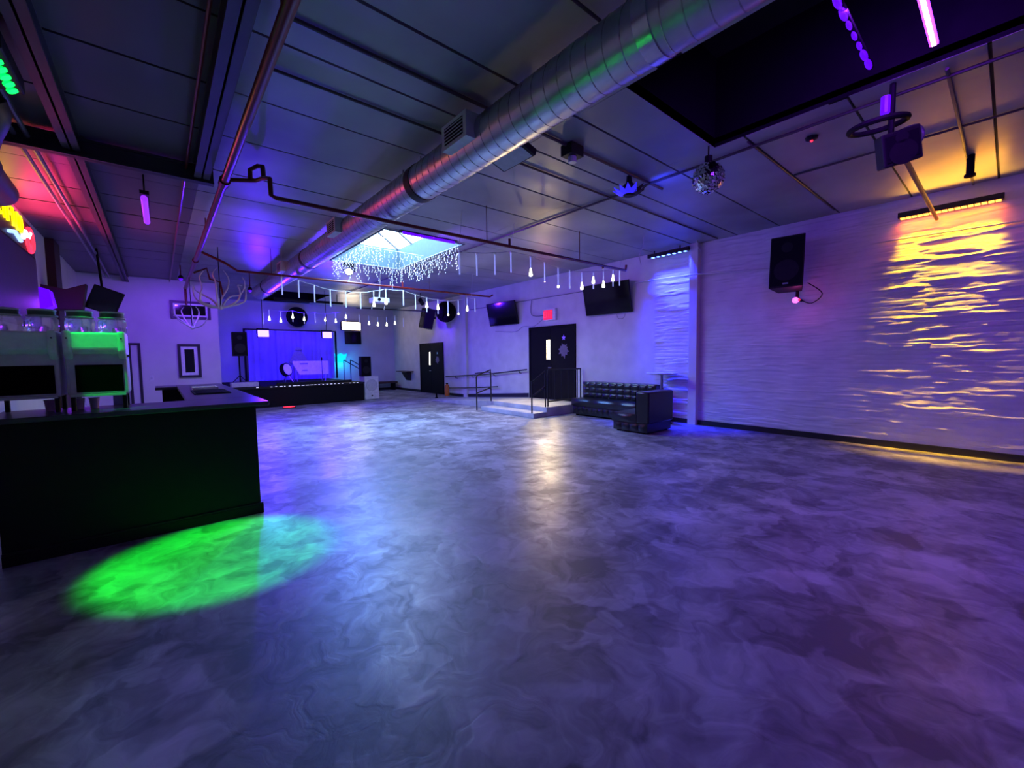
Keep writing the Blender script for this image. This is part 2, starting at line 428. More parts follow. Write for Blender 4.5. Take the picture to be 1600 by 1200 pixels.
# open skylight: white shaft with a gabled glass cap
def skylight():
    y0, y1 = OPEN[1]; t = .03; top = 4.28
    o = st(MB().box((OX0-t, OX0+.008), (y0-t, y1+t), (ZC-.012, top)).box((OX1-.008, OX1+t), (y0-t, y1+t), (ZC-.012, top)).box((OX0, OX1), (y0-t, y0+.008), (ZC-.012, top)).box((OX0, OX1), (y1-.008, y1+t), (ZC-.012, top)).build('window_1', 'shaft'),
           'bright open skylight with white shaft in the middle of the ceiling', 'skylight')
    xm = (OX0+OX1)/2; zr = 4.85
    n = 4
    for k in range(n):
        a = y0+(y1-y0)*k/n; b = y0+(y1-y0)*(k+1)/n
        for x0 in (OX0, OX1):
            MB().ext([(x0, a+.02, top), (x0, b-.02, top), (xm, b-.02, zr), (xm, a+.02, zr)], (0, 0, .008)).build('pane', 'glass', o)
    for k in range(n+1):
        a = y0+(y1-y0)*k/n
        MB().tube([(OX0, a, top), (xm, a, zr), (OX1, a, top)], .032, 6).build('glazing_bar', 'beam', o)
    MB().tube([(xm, y0, zr), (xm, y1, zr)], .04, 6).build('ridge_bar', 'beam', o)
    for a in (y0, y1):
        MB().ext([(OX0, a, top), (OX1, a, top), (xm, a, zr)], (0, .008, 0)).build('pane', 'glass', o)
skylight()

# steel beams
def ibeam(name, label, p0, p1, wid, hgt, zt):
    (x0, y0), (x1, y1) = p0, p1; m = MB()
    if x0 == x1:
        m.box((x0-wid/2, x0+wid/2), (y0, y1), (zt-hgt, zt-hgt+.02)).box((x0-wid/2, x0+wid/2), (y0, y1), (zt-.02, zt)).box((x0-.008, x0+.008), (y0, y1), (zt-hgt, zt))
    else:
        m.box((x0, x1), (y0-wid/2, y0+wid/2), (zt-hgt, zt-hgt+.02)).box((x0, x1), (y0-wid/2, y0+wid/2), (zt-.02, zt)).box((x0, x1), (y0-.008, y0+.008), (zt-hgt, zt))
    return st(m.build(name, 'beam'), label, 'beam')
ibeam('trim_6', 'dark steel beam above the bar running towards the partition', (-.56, YF), (-.56, PY), .13, .16, ZC)
ibeam('trim_7', 'dark steel beam beside the thick red pipe near the camera', (.5, YF), (.5, 6.19), .15, .18, ZC)
ibeam('trim_8', 'dark steel cross beam over the bar', (XL, 6.25), (.62, 6.25), .10, .19, ZC-.02)

# doors in the side wall
def double_door(n, y0, y1, z0, z1, label, lit, handle_z):
    o = st(MB().box((8.70, 8.76), (y0-.06, y0), (z0, z1+.06)).box((8.70, 8.76), (y1, y1+.06), (z0, z1+.06)).box((8.70, 8.76), (y0, y1), (z1, z1+.06)).build('door_%d' % n, 'door'), label, 'door')
    ym = (y0+y1)/2
    for a, b in ((y0, ym-.004), (ym+.004, y1)):
        leaf = MB().box((8.712, 8.75), (a+.003, b-.003), (z0+.008, z1-.003)).build('door_leaf', 'door', o)
        if b > ym:      # far leaf carries the narrow window
            w0, w1 = (1.40, 1.96) if lit else (1.19, 1.72)
            yc = ym+.09
            wd = .065 if lit else .03
            MB().box((8.704, 8.714), (yc-wd-.02, yc+wd+.02), (w0-.02, w1+.02)).build('window_frame', 'door', leaf)
            MB().box((8.699, 8.706), (yc-wd, yc+wd), (w0, w1)).build('lit_pane', 'e_window' if lit else 'e_white', leaf)
            MB().tube([(8.712, yc-.03, handle_z), (8.66, yc-.03, handle_z), (8.66, yc-.16, handle_z)], .012, 8).build('handle', 'metal', leaf)
        else:           # painted emblem: spiky crown of leaves over a shield
            yc = a+(b-a)*.42; zc = z0+(z1-z0)*.70; s = .22 if lit else .17
            pts = []
            for k in range(22):
                t = 2*PI*k/22; r = s*((1.05, .70, .86, .62)[k % 4])*(1-.2*math.sin(t))
                pts.append((8.7105, yc+r*.9*math.cos(t), zc+r*math.sin(t)))
            MB().ext(pts, (-.002, 0, 0)).build('emblem', 'emblem', leaf)
            sp = []
            for k in range(10):
                t = PI/2+2*PI*k/10; r = s*.36*(1 if k % 2 == 0 else .45)
                sp.append((8.7105, yc+r*math.cos(t), zc+s*1.45+r*math.sin(t)))
            MB().ext(sp, (-.002, 0, 0)).build('emblem_star', 'faceplate', leaf)
    if lit:
        light('door_window_light', 'AREA', (8.66, ym+.09, 1.68), (1, .76, .36), 60, (-1, -.12, -.45), (.16, .54), parent=o, spread=150, along=(0, 1, 0))
    return o
double_door(1, 7.72, 9.46, .23, 2.31, 'black double door with a glowing narrow window at the landing', True, 1.16)
double_door(2, 14.68, 16.5, .0, 2.04, 'black double door at the far end below a hung loudspeaker', False, .95)
o = st(MB().box((-.62, -.56), (PY-.03, PY), (0, 2.0)).box((-.42, -.36), (PY-.03, PY), (0, 2.0)).box((-.56, -.42), (PY-.03, PY), (1.94, 2.0)).build('door_3', 'frame'), 'dark framed narrow doorway in the partition beyond the bar', 'door')
MB().box((-.56, -.42), (PY-.012, PY-.004), (0, 1.94)).build('door_leaf', 'wall', o)
# ramp, landing and step
st(MB().box((7.3, 8.70), (7.35, 9.62), (0, .23)).build('trim_9', 'ramp', bevel=.01), 'grey raised landing in front of the glowing double door', 'landing')
st(MB().box((6.85, 7.298), (7.35, 9.5), (0, .115)).build('trim_10', 'ramp', bevel=.01), 'low grey step up to the landing', 'step')
st(MB().ext([(7.3, 9.622, 0), (7.3, 13.2, 0), (7.3, 9.622, .23)], (1.4, 0, 0)).build('trim_11', 'ramp'), 'grey wheelchair ramp sloping along the side wall', 'ramp')

# ------------------------------------------------------------------ stage
stg = thing('stage', 'low black stage with a line of tiny lights on its front edge', 'stage', (3.5, 14.85, 0))
MB().box((PX+.01, 5.58), (14.87, YB-.03), (0, .66)).build('platform', 'black', stg)
MB().box((PX, 5.60), (14.84, 14.87), (.60, .66)).build('front_lip', 'blackplastic', stg)
m = MB()
for k in range(26):
    x = 2.25+k*.128
    if random.random() < .8: m.box((x, x+random.uniform(.04, .11)), (14.832, 14.841), (.638, .654))
m.build('edge_lights', 'e_stagewhite', stg, kind='stuff')
bd = thing('stage_backdrop', 'fabric backdrop washed in blue light behind the stage', 'backdrop', (4.2, 18.7, .67))
n = 60; vs = []; fs = []
for i in range(n+1):
    x = 2.62+3.15*i/n; y = 18.7+.035*math.sin(i*1.15)+.015*math.sin(i*2.9)
    vs += [(x, y, .67), (x, y, 2.62), (x, y+.012, .67), (x, y+.012, 2.62)]
for i in range(n):
    a, b = 4*i, 4*i+4
    fs += [(a, b, b+1, a+1), (a+2, a+3, b+3, b+2), (a+1, b+1, b+3, a+3), (a, a+2, b+2, b)]
MB().add(vs, fs).build('curtain', 'backdrop', bd, smooth=True)
MB().tube([(2.5, 18.71, 2.66), (5.9, 18.71, 2.66)], .022, 8).build('curtain_rod', 'black', bd)
MB().box((2.5, 2.56), (18.68, 18.74), (.662, 2.66)).build('upright', 'black', bd)
MB().box((5.84, 5.9), (18.68, 18.74), (.662, 2.66)).build('upright', 'black', bd)
em = MB().ext([(4.0, 18.63, 1.35), (4.75, 18.63, 1.35), (4.5, 18.63, 1.8), (4.22, 18.63, 1.8)], (0, .004, 0)).ext([(4.2, 18.63, 1.86), (4.52, 18.63, 1.86), (4.44, 18.63, 1.98), (4.28, 18.63, 1.98)], (0, .004, 0))
em.build('painted_emblem', 'faint_emblem', bd, kind='stuff')
# stage wash: a blue batten on the floor of the stage and one overhead
wb = thing('stage_wash_light', 'low blue wash light bar on the stage floor behind the lip', 'stage light', (4.1, 15.3, .66))
MB().box((2.9, 5.3), (15.26, 15.34), (.66, .74)).build('housing', 'blackplastic', wb, bevel=.008)
MB().box((2.95, 5.25), (15.335, 15.345), (.69, .73)).build('lens_row', 'e_blue', wb)
light('stage_wash', 'AREA', (4.1, 15.42, .78), (.035, .0, 1.0), 42, (0, 1, .38), (2.4, .06), parent=wb, spread=95)
wb2 = thing('overhead_wash_light', 'black overhead batten light hung above the stage front', 'stage light', (4.1, 15.6, 3.5))
MB().box((3.0, 5.2), (15.56, 15.66), (3.44, 3.52)).build('housing', 'blackplastic', wb2, bevel=.008)
for x in (3.2, 5.0): MB().cyl((x, 15.61, 3.5), (x, 15.61, 3.8), .01).build('hanger', 'black', wb2)
light('overhead_wash', 'AREA', (4.1, 15.7, 3.42), (.035, .0, 1.0), 38, (0, 1, -.75), (2.1, .06), parent=wb2, spread=80)

def par(x, label):
    t = thing('par_light', label, 'stage light', (x, 15.0, 2.2), 'pink stage lights facing the hall')
    MB().box((x-.16, x+.16), (14.98, 15.10), (2.19, 2.42)).build('housing', 'blackplastic', t, bevel=.02)
    MB().box((x-.15, x+.15), (14.965, 14.982), (2.205, 2.405)).build('lens', 'e_par', t, bevel=.02)
    MB().tube([(x, 15.05, 2.42), (x, 15.05, ZC)], .009, 8).build('drop_pole', 'black', t)
    MB().tube([(x-.17, 15.05, 2.3), (x-.17, 15.05, 2.46), (x+.17, 15.05, 2.46), (x+.17, 15.05, 2.3)], .010, 6).build('yoke', 'black', t)
    light('par_beam', 'SPOT', (x, 14.93, 2.3), (.07, .006, 1.0), 430, (.45, -1, -.16), spot=120, blend=.6, parent=t, radius=.12)
par(2.54, 'glowing pink square stage light over the left side of the stage')
par(4.43, 'glowing pink square stage light over the right side of the stage')

# things on the stage
def loudspeaker(name, label, c, size, rot, wall=None, stand=None, badge=False, group=None, m='blackplastic'):
    """cabinet centred on c, front towards local -Y before rot"""
    base = (c[0], c[1], c[2]-size[2]/2)
    t = thing(name, label, 'loudspeaker', base, group)
    R = Matrix.Translation(c) @ (Matrix.Rotation(rot[2], 4, 'Z') @ Matrix.Rotation(rot[0], 4, 'X') @ Matrix.Rotation(rot[1], 4, 'Y'))
    w_, d_, h_ = size
    q = MB().ext([(-w_/2, -d_/2, -h_/2), (w_/2, -d_/2, -h_/2), (w_*.36, d_/2, -h_/2), (-w_*.36, d_/2, -h_/2)], (0, 0, h_)); q.xf(R); q.build('cabinet', m, t, bevel=.012)
    q = MB().box((-w_/2+.02, w_/2-.02), (-d_/2-.008, -d_/2+.002), (-h_/2+.03, h_/2-.03)); q.xf(R); q.build('grille', 'screen' if m == 'x' else 'black', t, bevel=.006)
    q = MB().cyl((0, -d_/2-.012, -h_*.17), (0, -d_/2-.004, -h_*.17), w_*.36, 24); q.xf(R); q.build('woofer', 'blackplastic', t)
    q = MB().cyl((0, -d_/2-.012, h_*.27), (0, -d_/2-.004, h_*.27), w_*.17, 20); q.xf(R); q.build('tweeter', 'blackplastic', t)
    if badge:
        q = MB().box((-.04, .04), (-d_/2-.016, -d_/2-.008), (-h_/2+.05, -h_/2+.075)); q.xf(R); q.build('badge', 'faceplate', t)
    return t, R
t, R = loudspeaker('stage_loudspeaker', 'black loudspeaker on a pole stand at the left of the stage', (1.99, 15.95, 2.0), (.42, .36, .76), (0, 0, .1))
MB().cyl((1.99, 15.97, .66), (1.99, 15.97, 1.64), .02).build('stand_pole', 'black', t)
for k in range(3):
    a = 2*PI*k/3+.5
    MB().tube([(1.99, 15.97, 1.0), (1.99+.33*math.cos(a), 15.97+.33*math.sin(a), .67)], .012, 6).build('stand_leg', 'black', t)
MB().sphere((2.02, 15.78, 1.8), .018, 8, 6).build('status_light', 'e_stagewhite', t)
riser = thing('speaker_riser', 'pale low block under the loudspeaker stand at stage left', 'block', (2.1, 15.3, .66))
MB().box((1.66, 2.38), (15.2, 15.6), (.66, .80)).build('block_body', 'offwhite', riser, bevel=.01)

sub = thing('subwoofer', 'white square subwoofer cabinet standing on the floor at the stage corner', 'loudspeaker', (5.95, 15.3, 0))
MB().box((5.69, 6.22), (15.08, 15.6), (0, .84)).build('cabinet', 'white', sub, bevel=.015)
MB().tube([(5.955+.2*math.cos(a), 15.075, .52+.2*math.sin(a)) for a in [2*PI*k/28 for k in range(28)]], .014, 6, closed=True).build('cone_ring', 'offwhite', sub)
MB().cyl((5.955, 15.085, .52), (5.955, 15.07, .52), .18, 28).build('cone', 'offwhite', sub)
MB().box((5.93, 5.98), (15.07, 15.082), (.10, .15)).build('badge', 'blackplastic', sub)
MB().box((5.69, 6.22), (15.074, 15.081), (.22, .228)).build('seam_line', 'offwhite', sub)
t, R = loudspeaker('stacked_loudspeaker', 'black loudspeaker standing on the white subwoofer', (5.79, 15.32, 1.205), (.38, .34, .73), (0, 0, .05))

tb = thing('stage_table', 'long table under a white cloth on the stage', 'table', (4.45, 17.4, .66))
MB().box((3.85, 5.05), (17.1, 17.7), (1.38, 1.42)).build('tabletop', 'white', tb)
for x in (3.95, 4.95):
    for y in (17.18, 17.62): MB().cyl((x, y, .66), (x, y, 1.38), .018, 8).build('leg', 'metal', tb)
cl = thing('tablecloth', 'white printed cloth hanging over the table on the stage', 'tablecloth', (4.45, 17.4, 1.42))
vs = []; fs = []; n = 30
for i in range(n+1):
    x = 3.79+1.26*i/n; y = 17.06+.012*math.sin(i*1.7)
    zb = .92+max(0, .45-(i/n)*2.6)*.9
    vs += [(x, y, zb), (x, y, 1.426), (x, 17.75, 1.426), (x, y+.006, zb), (x, y+.006, 1.42), (x, 17.75, 1.42)]
for i in range(n):
    a, b = 6*i, 6*i+6
    fs += [(a, b, b+1, a+1), (a+1, b+1, b+2, a+2), (a+3, a+4, b+4, b+3), (a+4, a+5, b+5, b+4), (a, a+3, b+3, b)]
MB().add(vs, fs).build('drape', 'cloth', cl, smooth=True)
MB().ext([(4.02, 17.035, 1.30), (4.3, 17.035, 1.30), (4.3, 17.035, 1.35), (4.02, 17.035, 1.35)], (0, .003, 0)).build('printed_mark', 'emblem', cl)
MB().ext([(4.1, 17.035, 1.06), (4.28, 17.035, 1.06), (4.28, 17.035, 1.1), (4.1, 17.035, 1.1)], (0, .003, 0)).build('printed_mark', 'emblem', cl)
gt = thing('drum_on_stand', 'tilted pale disc with dark rim on a small stand on the stage', 'drum', (3.55, 16.9, .66))
MB().xf(Matrix()).build('x', 'black') if False else None
q = MB().cyl((0, -.07, 0), (0, .07, 0), .24, 28); q.xf(Matrix.Translation((3.52, 16.9, 1.12)) @ Matrix.Rotation(.7, 4, 'Z') @ Matrix.Rotation(-.25, 4, 'X')); q.build('shell', 'black', gt)
q = MB().cyl((0, -.078, 0), (0, -.071, 0), .2, 28); q.xf(Matrix.Translation((3.52, 16.9, 1.12)) @ Matrix.Rotation(.7, 4, 'Z') @ Matrix.Rotation(-.25, 4, 'X')); q.build('head', 'paper', gt)
for k in range(3):
    a = 2*PI*k/3
    MB().tube([(3.55, 16.9, .98), (3.55+.2*math.cos(a), 16.9+.2*math.sin(a), .675)], .012, 6).build('leg', 'metal', gt)
ms = thing('microphone_stand', 'thin dark microphone stand in front of the white cloth', 'microphone stand', (4.62, 16.4, .66))
MB().cyl((4.62, 16.4, .66), (4.62, 16.4, .69), .13, 20).build('base', 'black', ms)
MB().cyl((4.62, 16.4, .69), (4.62, 16.4, 1.48), .011, 8).build('pole', 'black', ms)
MB().cyl((4.62, 16.4, 1.47), (4.60, 16.32, 1.54), .02, 10).build('microphone', 'black', ms)
# stair rail at stage right
sr = thing('stage_stair_rail', 'black stair handrail at the right end of the stage', 'railing', (5.45, 16.0, .66))
for x in (5.30, 5.545): MB().cyl((x, 16.05, .662), (x, 16.05, 1.45), .017, 8).build('post', 'rail', sr)
MB().tube([(5.30, 16.05, 1.45), (5.545, 16.05, 1.30), (6.1, 16.05, .96), (6.15, 16.05, .70)], .017, 8).build('lower_handrail', 'rail', sr)
MB().tube([(5.545, 16.05, 1.45), (6.1, 16.05, 1.12), (6.32, 16.05, .86)], .017, 8).build('upper_handrail', 'rail', sr)
ss = thing('stage_steps', 'dark steps going up to the right end of the stage', 'steps', (5.9, 16.0, 0))
for k, z in enumerate((.44, .22)):
    MB().box((5.585+.26*k, 5.585+.26*(k+1)), (15.7, 16.6), (0, z)).build('step', 'black', ss)
bn = thing('bench', 'low dark bench against the end wall past the subwoofer', 'bench', (8.1, 18.85, 0))
MB().box((7.55, 8.6), (18.6, 19.1), (.32, .40)).build('seat', 'wood', bn, bevel=.01)
for x in (7.68, 8.47): MB().box((x-.04, x+.04), (18.65, 19.05), (0, .32)).build('leg', 'black', bn)
ws = thing('wall_shelf', 'small dark shelf bracket on the side wall before the end wall', 'shelf', (8.6, 17.8, .45))
MB().box((8.42, XR), (17.25, 18.35), (.86, .90)).build('board', 'wood', ws)
MB().ext([(XR, 17.5, .86), (8.5, 17.5, .86), (XR, 17.5, .46)], (0, .5, 0)).build('bracket', 'frame', ws)

# back wall: fan, floodlight, hung television, cyan sconce
def wall_fan(name, label, c, axis, r):
    t = thing(name, label, 'fan', (c[0], c[1], c[2]-r), 'black wall fans')
    Rm = Matrix.Translation(c) @ axis
    q = MB().tube([(r*math.cos(2*PI*k/32), 0, r*math.sin(2*PI*k/32)) for k in range(32)], .035, 8, closed=True); q.xf(Rm); q.build('guard_ring', 'black', t)
    q = MB()
    for k in range(20):
        a = 2*PI*k/20; q.tube([(.06*math.cos(a), -.09, .06*math.sin(a)), (r*.6*math.cos(a), -.10, r*.6*math.sin(a)), (r*math.cos(a), 0, r*math.sin(a))], .005, 4)
    q.xf(Rm); q.build('guard_wires', 'black', t)
    for k in range(4):
        a = PI/2*k+.3
        q = MB().add([(.05*math.cos(a), -.03, .05*math.sin(a)), (r*.85*math.cos(a), -.05, r*.85*math.sin(a)), (r*.85*math.cos(a+.75), .03, r*.85*math.sin(a+.75)), (.05*math.cos(a+.9), .03, .05*math.sin(a+.9)),
                      (.05*math.cos(a), -.022, .05*math.sin(a)), (r*.85*math.cos(a), -.042, r*.85*math.sin(a)), (r*.85*math.cos(a+.75), .038, r*.85*math.sin(a+.75)), (.05*math.cos(a+.9), .038, .05*math.sin(a+.9))],
                     [(0,1,2,3),(7,6,5,4),(0,4,5,1),(1,5,6,2),(2,6,7,3),(3,7,4,0)]); q.xf(Rm); q.build('blade', 'black', t)
    q = MB().cyl((0, .05, 0), (0, .10, 0), r*.97, 32); q.xf(Rm); q.build('drum_back', 'black', t)
    q = MB().cyl((0, -.08, 0), (0, .2, 0), .09, 16); q.xf(Rm); q.build('motor', 'black', t)
    q = MB().cyl((0, .15, 0), (0, .32, 0), .03, 10); q.xf(Rm); q.build('wall_arm', 'black', t)
wall_fan('wall_fan', 'round black fan on the end wall above the stage', (4.43, 18.85, 3.22), Matrix(), .37)
wall_fan('wall_fan', 'round black fan on the side wall beside the far loudspeaker', (8.45, 13.9, 3.22), Matrix.Rotation(-.75, 4, 'Z'), .36)
fl = thing('flood_light', 'blazing warm white flood panel on the end wall above a dark screen', 'flood light', (6.66, 19.0, 2.75))
MB().box((6.24, 7.08), (19.0, 19.2), (2.75, 3.13)).build('housing', 'blackplastic', fl, bevel=.02)
MB().box((6.26, 7.06), (18.985, 19.002), (2.77, 3.11)).build('lit_panel', 'e_flood', fl)
light('flood', 'AREA', (6.66, 18.95, 2.94), (1, .82, .6), 12, (0, -1, -.25), (.8, .34), parent=fl)
def television(name, label, corners_c, size, Rm, m='screen'):
    t = thing(name, label, 'television', (corners_c[0], corners_c[1], corners_c[2]-size[1]/2), 'televisions on the walls')
    R = Matrix.Translation(corners_c) @ Rm; w_, h_ = size
    q = MB().box((-w_/2, w_/2), (-.02, .035), (-h_/2, h_/2)); q.xf(R); q.build('case', 'blackplastic', t, bevel=.008)
    q = MB().box((-w_/2+.018, w_/2-.018), (-.024, -.0205), (-h_/2+.022, h_/2-.018)); q.xf(R); q.build('screen_glass', m, t)
    q = MB().box((-.12, .12), (.035, .12), (-.12, .12)); q.xf(R); q.build('wall_bracket', 'black', t)
    return t
television('television', 'small dark screen hanging under the warm flood panel on the end wall', (6.74, 19.06, 2.42), (.72, .56), Matrix.Rotation(-.05, 4, 'X'))
cs = thing('cyan_sconce', 'cyan glowing fan shaped sconce on the end wall beside the backdrop', 'wall lamp', (6.17, 19.1, 1.3))
MB().ext([(6.02, 19.02, 1.34), (6.32, 19.02, 1.34), (6.44, 19.02, 1.72), (6.30, 19.02, 1.66), (6.17, 19.02, 1.74), (6.04, 19.02, 1.66), (5.92, 19.02, 1.72)], (0, .12, 0)).build('shade', 'e_cyan', cs)
MB().box((6.10, 6.14), (19.1, 19.2), (1.36, 1.5)).build('bracket', 'black', cs)
light('cyan_glow', 'POINT', (6.17, 18.85, 1.35), (0, .55, 1), 14, parent=cs, radius=.1)

# ------------------------------------------------------------------ side wall: televisions, speakers, signs
TVR = Matrix.Rotation(-PI/2, 4, 'Z')
television('television', 'large dark television high on the side wall left of the blue strip', (8.58, 6.52, 2.9), (1.34, .76), Matrix.Rotation(-PI/2+.05, 4, 'Z') @ Matrix.Rotation(.22, 4, 'X'))
television('television', 'dark television on the side wall between far fan and exit sign', (8.58, 10.66, 2.88), (1.36, .74), Matrix.Rotation(-PI/2+.05, 4, 'Z') @ Matrix.Rotation(.22, 4, 'X'))
t, R = loudspeaker('wall_loudspeaker', 'big black loudspeaker high on the side wall near the yellow lit bricks', (8.4, 2.53, 3.02), (.50, .40, .88), (-.12, 0, -PI/2+.12), badge=True)
MB().tube([(8.5, 2.42, 2.62), (8.5, 2.42, 2.42), (XR, 2.42, 2.42)], .025, 8).build('wall_bracket', 'black', t)
pb = thing('party_bulb', 'small magenta glowing bulb under the big wall loudspeaker', 'bulb', (8.42, 2.42, 2.36))
MB().sphere((8.42, 2.42, 2.40), .05, 16, 10).build('globe', 'e_magenta', pb, smooth=True)
MB().cyl((8.46, 2.42, 2.42), (8.54, 2.42, 2.44), .03, 12).build('socket', 'blackplastic', pb)
MB().sphere((8.41, 2.37, 2.40), .022, 10, 8).build('red_lens', 'e_red', pb)
light('party_bulb_light', 'POINT', (8.36, 2.40, 2.40), (1, .1, .6), 2.0, parent=pb, radius=.04)
t, R = loudspeaker('wall_loudspeaker', 'black loudspeaker hung high above the far double door', (8.38, 15.2, 3.06), (.52, .42, .80), (-.18, .08, -PI/2-.1))
MB().tube([(8.45, 15.2, 3.1), (XR, 15.2, 3.1)], .025, 8).build('wall_bracket', 'black', t)
MB().tube([(5.6, 15.4, 3.33), (8.3, 15.0, 3.33)], .02, 8).build('support_pipe', 'conduit', t)
ex = thing('exit_sign', 'red glowing exit sign on the side wall above the landing door', 'exit sign', (8.65, 8.6, 2.52))
MB().box((8.665, XR), (8.36, 8.84), (2.52, 2.86)).build('housing', 'white', ex, bevel=.006)
MB().box((8.660, 8.668), (8.47, 8.83), (2.545, 2.82)).build('face', 'e_reddim', ex)
text('letter', 'EXIT', .26, 'e_red', ex, (8.657, 8.82, 2.68), (0, -1, 0), (0, 0, 1), .085, .002)
light('exit_glow', 'AREA', (8.63, 8.65, 2.68), (1, .03, .05), 2.5, (-1, 0, 0), (.35, .27), parent=ex, along=(0, 1, 0))
# blue LED bar above the strip of wall by the pilaster
bb = thing('blue_wash_bar', 'slim blue LED wash bar at the top of the wall by the pilaster', 'LED bar', (8.56, 4.9, 3.62))
MB().box((8.53, 8.60), (4.40, 5.36), (3.66, 3.74)).build('housing', 'blackplastic', bb, bevel=.006)
MB().tube([(8.56, 4.6, 3.74), (8.56, 4.6, ZC)], .012, 6).build('hanger', 'black', bb)
MB().tube([(8.56, 5.2, 3.74), (8.56, 5.2, ZC)], .012, 6).build('hanger', 'black', bb)
for k in range(7): MB().box((8.535, 8.595), (4.46+k*.125, 4.51+k*.125), (3.648, 3.661)).build('lens', 'e_blue', bb)
light('blue_wash', 'AREA', (8.56, 4.83, 3.63), (.012, .02, 1.0), 95, (.09, 0, -1), (.8, .04), parent=bb, spread=60, along=(0, 1, 0))
# orange and yellow wash bar further right
ob = thing('amber_wash_bar', 'orange and yellow LED wash bar high on the rough wall', 'LED bar', (8.58, .66, 3.46))
MB().box((8.59, 8.70), (.14, 1.18), (3.49, 3.57)).build('housing', 'blackplastic', ob, bevel=.006)
for k in range(16): MB().box((8.60, 8.69), (.165+k*.0625, .215+k*.0625), (3.478, 3.491)).build('lens', 'e_orange', ob)
for y in (.35, .95): MB().tube([(8.6, y, 3.55), (XR, y, 3.60)], .012, 6).build('bracket', 'black', ob)
light('yellow_wash', 'AREA', (8.685, .66, 3.475), (1.0, .54, .0), 24, (.012, 0, -1), (.98, .025), parent=ob, spread=34, along=(0, 1, 0))
light('orange_wash', 'AREA', (8.62, .66, 3.465), (1.0, .13, .0), 3.5, (.9, 0, -1), (.98, .03), parent=ob, spread=110, along=(0, 1, 0))
light('amber_up', 'AREA', (8.52, .6, 3.56), (1.0, .42, .02), 6.5, (-1, -.05, .8), (.9, .05), parent=ob, spread=150, along=(0, 1, 0))

# sofa in two pieces
def tuft(m, x0, x1, y0, y1, z0, z1, face, n, rows):
    """buttons on a face"""
    for r in range(rows):
        for k in range(n):
            u = (k+.5)/n; v = (r+.5)/rows
            if face == '-x': c = (x0, y0+(y1-y0)*u, z0+(z1-z0)*v)
            elif face == '-y': c = (x0+(x1-x0)*u, y0, z0+(z1-z0)*v)
            else: c = (x0+(x1-x0)*u, y1, z0+(z1-z0)*v)
            m.sphere(c, .017, 8, 5)
def padded(x0, x1, y0, y1, z0, z1, face, n, rows, amp=.022):
    """cushion slab whose face is quilted into pillows"""
    m = MB(); NU, NV = n*8, rows*8; vs = []
    for i in range(NU+1):
        for j in range(NV+1):
            u, v = i/NU, j/NV
            h = amp*(abs(math.sin(PI*u*n))*abs(math.sin(PI*v*rows)))**.45
            e = min(1, min(u, 1-u)*NU/3, min(v, 1-v)*NV/3)
            h *= e
            if face == '-x': vs.append((x0-h, y0+(y1-y0)*u, z0+(z1-z0)*v))
            elif face == '+y': vs.append((x0+(x1-x0)*u, y1+h, z0+(z1-z0)*v))
            elif face == '+z': vs.append((x0+(x1-x0)*u, y0+(y1-y0)*v, z1+h))
    fs = []
    for i in range(NU):
        for j in range(NV):
            a = i*(NV+1)+j; q = (a, a+1, a+NV+2, a+NV+1)
            fs.append(q if face in ('-x',) else q[::-1])
    m.add(vs, fs); 
    m.box((x0+.001, x1) if face == '-x' else (x0, x1), (y0, y1-.001) if face == '+y' else (y0, y1), (z0, z1-.001) if face == '+z' else (z0, z1))
    return m
sf = thing('tufted_sofa', 'long black tufted leather sofa against the side wall', 'sofa', (8.3, 6.1, 0))
padded(7.98, 8.62, 5.05, 7.1, .04, .25, '-x', 13, 1).build('base', 'leather', sf, smooth=True)
padded(7.95, 8.62, 5.05, 7.12, .25, .43, '-x', 3, 1, .03).build('seat', 'leather', sf, smooth=True, bevel=.02)
padded(8.33, 8.64, 5.0, 7.06, .43, .83, '-x', 10, 3, .03).build('backrest', 'leather', sf, smooth=True, bevel=.02)
for x in (8.05, 8.55):
    for y in (5.15, 7.0): MB().box((x-.03, x+.03), (y-.03, y+.03), (0, .04)).build('leg', 'black', sf)
ch = thing('tufted_armchair', 'black tufted leather seat section with its back to the camera', 'armchair', (7.3, 4.7, 0))
padded(6.92, 7.76, 4.32, 5.08, .03, .20, '-x', 4, 1).build('base', 'leather', ch, smooth=True)
padded(6.90, 7.76, 4.55, 5.10, .20, .37, '-x', 1, 1, .03).build('seat', 'leather', ch, smooth=True, bevel=.02)
padded(6.90, 7.78, 4.28, 4.56, .20, .80, '+y', 4, 3, .02).build('backrest', 'leather', ch, smooth=True, bevel=.03)
for x in (7.0, 7.68):
    for y in (4.4, 5.0): MB().box((x-.03, x+.03), (y-.03, y+.03), (0, .03)).build('leg', 'black', ch)
ht = thing('high_table', 'small round high table behind the sofa end by the pilaster', 'table', (8.37, 4.88, 0))
MB().lathe((8.37, 4.88, 1.07), [(.30, 0), (.325, .01), (.325, .03), (.31, .035)], 32).build('table_top', 'offwhite', ht, smooth=True)
MB().cyl((8.37, 4.88, .03), (8.37, 4.88, 1.07), .032, 14).build('column', 'metal', ht, smooth=True)
MB().lathe((8.37, 4.88, 0), [(.22, 0), (.22, .015), (.05, .04)], 28).build('foot', 'black', ht)

